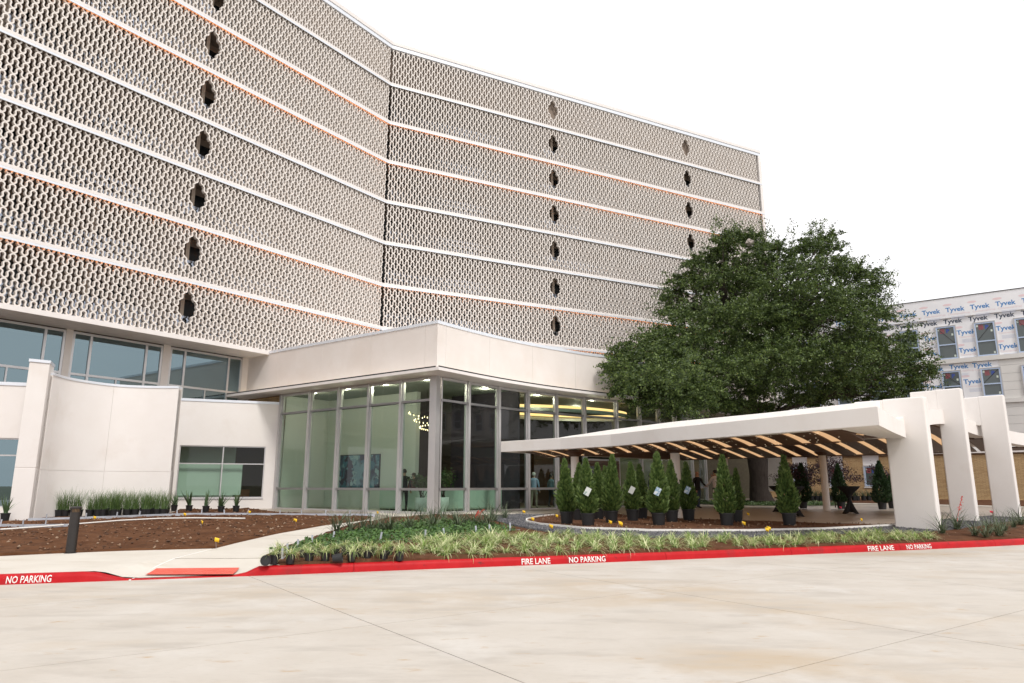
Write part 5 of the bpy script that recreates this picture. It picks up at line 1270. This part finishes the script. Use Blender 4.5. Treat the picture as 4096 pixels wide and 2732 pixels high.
# marking flags
def flag(px, py, mat, lab, h=.26, lean=None):
    q = gp(px, py); z = G(*q); t = thing('marker_flag', lab, 'flag', (q[0], q[1], z), random.uniform(-.5, .5)); lx, ly = lean or (random.gauss(0, .18), random.gauss(0, .12)); hh = h
    MB().tube([(0, 0, 0), (lx*hh, ly*hh, hh)], .003, 4).build('wire', M['wire'], t)
    b = MB(); n = 4; 
    for k in range(n+1):
        u = k/n; wv = .02*math.sin(u*5+px); b.v += [(lx*hh+.10*u, ly*hh+wv, hh-.005-.03*u), (lx*hh+.09*u, ly*hh+wv*1.4, hh-.085-.035*u)]
    b.f = [(2*k, 2*k+1, 2*k+3, 2*k+2) for k in range(n)]; b.mi = [0]*n; o = b.build('pennant', mat, t, True); s = o.modifiers.new('s', 'SOLIDIFY'); s.thickness = .002
FY = [(367, 2096, 'leaning yellow flag by the steel edging near the bollard'), (735, 2082, 'yellow flag before the third potted agave'), (805, 2117, 'yellow flag in the soil bed below the potted agaves'), (865, 2199, 'yellow flag at the corner of soil bed and path'), (1188, 2108, 'yellow flag in the soil near the path before the lobby'), (995, 2070, 'yellow flag right of the last potted agave'), (1503, 2071, 'yellow flag by the edging before the glass bays'),
      (2080, 2070, 'yellow flag at the edge of the plaza before the glass'), (2220, 2090, 'yellow flag at the upper rim of the white edging'), (2125, 2104, 'yellow flag at the left tip of the white edging'), (2206, 2138, 'yellow flag in the gravel below the leftmost arborvitae'), (2446, 2118, 'left of three yellow flags in the mulch bed'), (2463, 2128, 'middle of three yellow flags in the mulch bed'), (2481, 2123, 'right of three yellow flags in the mulch bed'),
      (2979, 2124, 'yellow flag between the two right-hand arborvitae'), (2992, 2080, 'yellow flag on the rear edge of the mulch bed'), (3052, 2152, 'left of two yellow flags in the gravel near the right'), (3062, 2146, 'right of two yellow flags in the gravel near the right'), (3440, 2108, 'yellow flag on the gravel left of the nearest pier')]
for x, y, l_ in FY: flag(x, y, M['yellow'], l_)
for x, y, l_ in ((3352, 2042, 'red flag by the dark arborvitae behind the round column'), (3608, 2035, 'red flag left of the nearest pier at the far bed'), (3958, 2062, 'red flag lying between the middle and third piers')): flag(x, y, M['pink'], l_, .2)
# cocktail tables under black stretch covers
def cocktail_mesh():
    b = MB(); n = 32; prof = [(0, .40, 1), (.06, .34, 1), (.30, .19, .8), (.52, .075, .2), (.60, .07, .1), (.8, .16, .4), (1.02, .41, 0), (1.07, .43, 0)]
    # four-footed below the waist: the cover is pulled tight to four feet
    for z, r, q in prof:
        for k in range(n):
            a = 2*math.pi*k/n; f = 1
            if z < .5: f = .52+.48*abs(math.cos(2*a))**1.5
            b.v.append((r*f*math.cos(a), r*f*math.sin(a), z if z > .05 else (.0 if abs(math.cos(2*a)) > .8 else .10*(1-abs(math.cos(2*a))))))
    for i in range(len(prof)-1):
        for k in range(n): b.f.append((i*n+k, i*n+(k+1) % n, (i+1)*n+(k+1) % n, (i+1)*n+k))
    b.f.append(tuple(range((len(prof)-1)*n, len(prof)*n))); b.mi = [0]*len(b.f); return b.mesh('stretch_cover', M['cloth_black'], True)
ck = cocktail_mesh(); top = MB().lathe([(.42, 1.066), (.435, 1.075), (.43, 1.09)], n=32).mesh('table_top', M['cloth_black'])
for x, y, a, lab in ((2925, 2052, .3, 'black-covered cocktail table half hidden by the bushy middle arborvitae'), (3125, 2048, .1, 'black-covered cocktail table left of the lone right arborvitae'), (3178, 2066, .7, 'black-covered cocktail table behind the lone right arborvitae'), (3403, 2055, .4, 'black-covered cocktail table standing free near the nearest pier')):
    q = gp(x, y); t = thing('cocktail_table', lab, 'table', (q[0], q[1], G(*q)+.004), a, 'cocktail tables under the canopy'); link('stretch_cover', ck, t); link('table_top', top, t)

# ================================================================== PEOPLE
def person(label, loc, rz, h, shirt, trouser, hair, skin=(.50, .30, .21), arms=None, jacket=False, shoes=(.02, .015, .012), bald=False, legs=0.1, seated=False):
    """one continuous skinned body; x right, -y is the facing direction before the turn"""
    k = h/1.78; me = bpy.data.meshes.new('body'); bm = bmesh.new(); sk = bm.verts.layers.skin.verify(); Vd = {}
    def v(n, p, r, r2=None):
        q = bm.verts.new((p[0]*k, p[1]*k, p[2]*k)); q[sk].radius = (r*k, (r2 or r)*k); Vd[n] = q; return q
    def e(*ns):
        for a, c in zip(ns, ns[1:]): bm.edges.new((Vd[a], Vd[c]))
    v('pel', (0, 0, .95), .155, .115); v('waist', (0, 0, 1.08), .145, .105); v('chest', (0, 0, 1.28), .175, .12); v('sh', (0, .01, 1.43), .125, .09); v('neck', (0, .0, 1.52), .058); v('jaw', (0, -.02, 1.60), .072, .078); v('skull', (0, 0, 1.69), .085, .098); v('crown', (0, .01, 1.755), .055, .065)
    e('pel', 'waist', 'chest', 'sh', 'neck', 'jaw', 'skull', 'crown')
    for s, n in ((1, 'r'), (-1, 'l')):
        st = legs*s
        v('hip'+n, (.095*s, 0, .90), .105); v('knee'+n, (.105*s, -.04+st*.45, .50), .068); v('ank'+n, (.11*s, .03+st, .09), .045); v('toe'+n, (.12*s, -.14+st, .035), .036, .04)
        e('pel', 'hip'+n, 'knee'+n, 'ank'+n, 'toe'+n)
        sh, el, wr = (arms or {}).get(n, ((.205*s, .01, 1.40), (.265*s, .03, 1.12), (.27*s, -.06, .88)))
        v('s'+n, sh, .068); v('el'+n, el, .048); v('wr'+n, wr, .031); hd = (Vector(wr)-Vector(el)).normalized()*.07; v('hand'+n, Vector(wr)+hd, .034, .022)
        e('sh', 's'+n, 'el'+n, 'wr'+n, 'hand'+n)
    Vd['pel'][sk].use_root = True
    bm.to_mesh(me)
    hands = [(Vector(Vd['wr'+n].co), Vector(Vd['hand'+n].co), s) for s, n in ((1, 'r'), (-1, 'l'))]; wrists = [Vector(Vd['wr'+n].co) for n in 'rl']; bm.free()
    o = bpy.data.objects.new('body', me); COL.objects.link(o); o.modifiers.new('s', 'SKIN'); sb_ = o.modifiers.new('d', 'SUBSURF'); sb_.levels = 2; sb_.render_levels = 2
    dg = bpy.context.evaluated_depsgraph_get(); m2 = bpy.data.meshes.new_from_object(o.evaluated_get(dg)); bpy.data.objects.remove(o)
    # fingers, nose and ears grow from the same mesh
    b = MB()
    for wr, hd, s in hands:
        d = (hd-wr).normalized(); side = d.cross(Vector((0, 1, 0))); side = side.normalized() if side.length > .2 else Vector((0, 0, 1)); palm = d.cross(side)
        for q in range(4):
            f0 = hd+side*(q-1.5)*.019*k; L = (.075, .085, .08, .062)[q]*k; b.tube([f0, f0+d*L*.5+palm*.006, f0+d*L*.9+palm*.028*k], [.0095*k, .0085*k, .006*k], 6)
        f0 = wr.lerp(hd, .55)+side*(-.03*k); b.tube([f0, f0+d*.03*k-side*.02*k, f0+d*.06*k-side*.022*k+palm*.01], [.011*k, .01*k, .007*k], 6)
    b.tube([(0, -.105*k, 1.685*k), (0, -.128*k, 1.65*k), (0, -.105*k, 1.64*k)], [.008*k, .016*k, .01*k], 6)
    for s in (1, -1): b.tube([(.088*s*k, .01*k, 1.64*k), (.098*s*k, .012*k, 1.665*k), (.092*s*k, .012*k, 1.69*k)], [.012*k, .018*k, .012*k], 6)
    me2 = b.mesh('x', [pmat('s', skin)], True); bm = bmesh.new(); bm.from_mesh(m2); bm.from_mesh(me2); bm.to_mesh(m2); bm.free()
    mats = [pmat('shirt', shirt, .8), pmat('trousers', trouser, .85), pmat('skin', skin, .5), pmat('shoes', shoes, .4)]
    m2.materials.clear(); [m2.materials.append(m) for m in mats]; idx = []
    hem = .86 if jacket else .97
    for p in m2.polygons:
        c = Vector(p.center); z = c.z/k
        w = min((c-q).length for q in wrists); arm = abs(c.x)/k > .17 or (c.y/k < -.16 and z > .7)
        nearhand = any((c-hd).length < .12*k and (c-hd).length < (c-wr).length+.012*k for wr, hd, s in hands)
        if z > 1.50: i = 2
        elif nearhand and z > .55: i = 2
        elif z > hem or (arm and z > .72): i = 0
        elif z < .085: i = 3
        else: i = 1
        idx.append(i)
    m2.polygons.foreach_set('material_index', idx); m2.polygons.foreach_set('use_smooth', [True]*len(idx)); m2.name = 'body'
    t = thing('person', label, 'person', loc, rz); bo_ = link('body', m2, t)
    if not bald:
        hb = MB(); n = 14
        pr = [(.101, 1.625), (.106, 1.68), (.098, 1.73), (.07, 1.775), (.02, 1.795)]
        for r, z in pr:
            for q in range(n):
                a = 2*math.pi*q/n; fr_ = 1-.35*max(0, -math.sin(a))*(1.72-z)/.1 if z < 1.72 else 1
                hb.v.append((r*math.cos(a)*.93*k, (r*math.sin(a)*1.06*fr_+.012)*k, (z+(.06 if (z < 1.66 and math.sin(a) < -.3) else 0))*k))
        for i in range(4):
            for q in range(n): hb.f.append((i*n+q, i*n+(q+1) % n, (i+1)*n+(q+1) % n, (i+1)*n+q))
        hb.f.append(tuple(range(4*n, 5*n))); hb.mi = [0]*len(hb.f); hb.build('hair', pmat('hair', hair, .6), t, True)
    return t
q1 = gp(2795, 2034); q2 = gp(2868, 2037); dd = math.dist(q1, q2)
# both men turned towards each other, right hands meeting between them
def face(a, c): return math.atan2(c[1]-a[1], c[0]-a[0])+math.pi/2
reach = {'r': ((.20, -.02, 1.40), (.20, -.20, 1.16), (.10, -min(.46, dd*.5/1.0-.02), 1.06))}
person('bald man in a black jacket and jeans shaking hands under the canopy', (q1[0], q1[1], G(*q1)+.004), face(q1, q2), 1.78, (.008, .008, .009), (.03, .045, .085), (.1, .1, .1), (.42, .22, .14), reach, True, (.05, .03, .02), True, .16)
person('man in a white shirt and dark trousers shaking hands, facing left', (q2[0], q2[1], G(*q2)+.004), face(q2, q1), 1.82, (.62, .56, .54), (.010, .011, .016), (.012, .010, .009), (.40, .21, .14), {**reach, 'l': ((-.20, 0, 1.42), (-.22, -.17, 1.22), (-.07, -.20, 1.47))}, False, (.16, .05, .02), False, .12)
def inside(px, py_head, dist, h, *a, **kw):
    r = ray(px, py_head); t = dist/r[1]; return person(*a[:1], (r[0]*t, dist, zG+.034), *a[1:], **kw)
inside(1618, 1885, 31.0, 1.8, 'man in a dark suit standing in the lobby with his back turned', 0+math.pi, 1.82, (.015, .016, .02), (.014, .014, .018), (.012, .01, .008), jacket=True)
inside(1656, 1900, 32.4, 1.7, 'woman in dark red beside the suited man in the lobby', .6, 1.68, (.11, .02, .02), (.03, .02, .02), (.03, .014, .008))
inside(2135, 1890, 35.2, 1.7, 'grey-haired person in a pale blue shirt inside the glass', math.pi*.9, 1.75, (.30, .40, .58), (.25, .22, .17), (.55, .53, .50))
inside(2205, 1905, 36.8, 1.7, 'person in a light blue top deeper inside the lobby', 2.2, 1.7, (.22, .34, .42), (.03, .03, .04), (.02, .015, .01))
inside(2258, 1895, 36.0, 1.8, 'person in dark clothes inside by the entrance doors', 2.7, 1.78, (.015, .014, .016), (.015, .015, .02), (.02, .015, .012))
inside(2602, 1912, 39.6, 1.7, 'left of two dark figures behind the right-hand glass', 1.0, 1.72, (.02, .02, .03), (.02, .02, .03), (.05, .04, .03))
inside(2632, 1912, 40.2, 1.7, 'right of two dark figures behind the right-hand glass', -1.0, 1.70, (.05, .03, .04), (.02, .02, .03), (.04, .03, .02))
# lobby furniture: curved pale bench and two planters with plants
mint = pmat('mint_upholstery', (.50, .60, .52), .7)
bq = (-4.3, 32.2)
bn = thing('curved_bench', 'long pale mint bench with rounded ends inside the lobby', 'bench', (-3.2, 31.4, zG+.03))
arc = bez([(-6.2, 33.2), (-5.2, 32.2), (-4.0, 31.4), (-2.6, 31.4), (-1.3, 32.3), (-.4, 33.4)], 30)
part_at(MB().ribbon(arc, offset_line(arc, .75), zG+.10, zG+.48), 'seat', mint, bn, bevel=.05); part_at(MB().ribbon(offset_line(arc, -.02), offset_line(arc, .16), zG+.12, zG+1.02), 'backrest', mint, bn, bevel=.06); part_at(MB().ribbon(offset_line(arc, .06), offset_line(arc, .7), zG+.03, zG+.10), 'plinth', M['led_black'], bn)
def planter(px, dist, lab, sc):
    r = ray(px, 2000); t_ = dist/r[1]; t = thing('planter', lab, 'planter', (r[0]*t_, dist, zG+.034)); MB().lathe([(.16, 0), (.17, .04), (.26, .14), (.30, .42), (.30, .62), (.27, .62), (.25, .5)], n=24).build('bowl', pmat('white_planter', (.68, .72, .68), .4), t, True)
    st = MB(); rg = np.random.default_rng(px); C = []; Nn = []
    for k in range(9):
        e = (rg.normal()*.30*sc, rg.normal()*.3*sc, .62+rg.uniform(.6, 1.25)*sc); st.tube([(rg.normal()*.05, rg.normal()*.05, .5), (e[0]*.5, e[1]*.5, .5+(e[2]-.5)*.6), e], [.018, .012, .006], 5); C.append(np.array(e)+rg.normal(size=(34, 3))*np.array([.17, .17, .12])*sc)
    st.build('stem', M['bark'], t, True); C = np.concatenate(C); V, F, mi = leaf_quads(C, rg.normal(size=C.shape)+[0, 0, .4], .17, .4, [1], rg); link('leaves', np_mesh('leaves', V, F, M['shrub']), t)
planter(1688, 29.9, 'white bowl planter with a leafy plant inside the lobby corner', .68); planter(1768, 30.6, 'second white planter just right of the lobby corner post', .9)
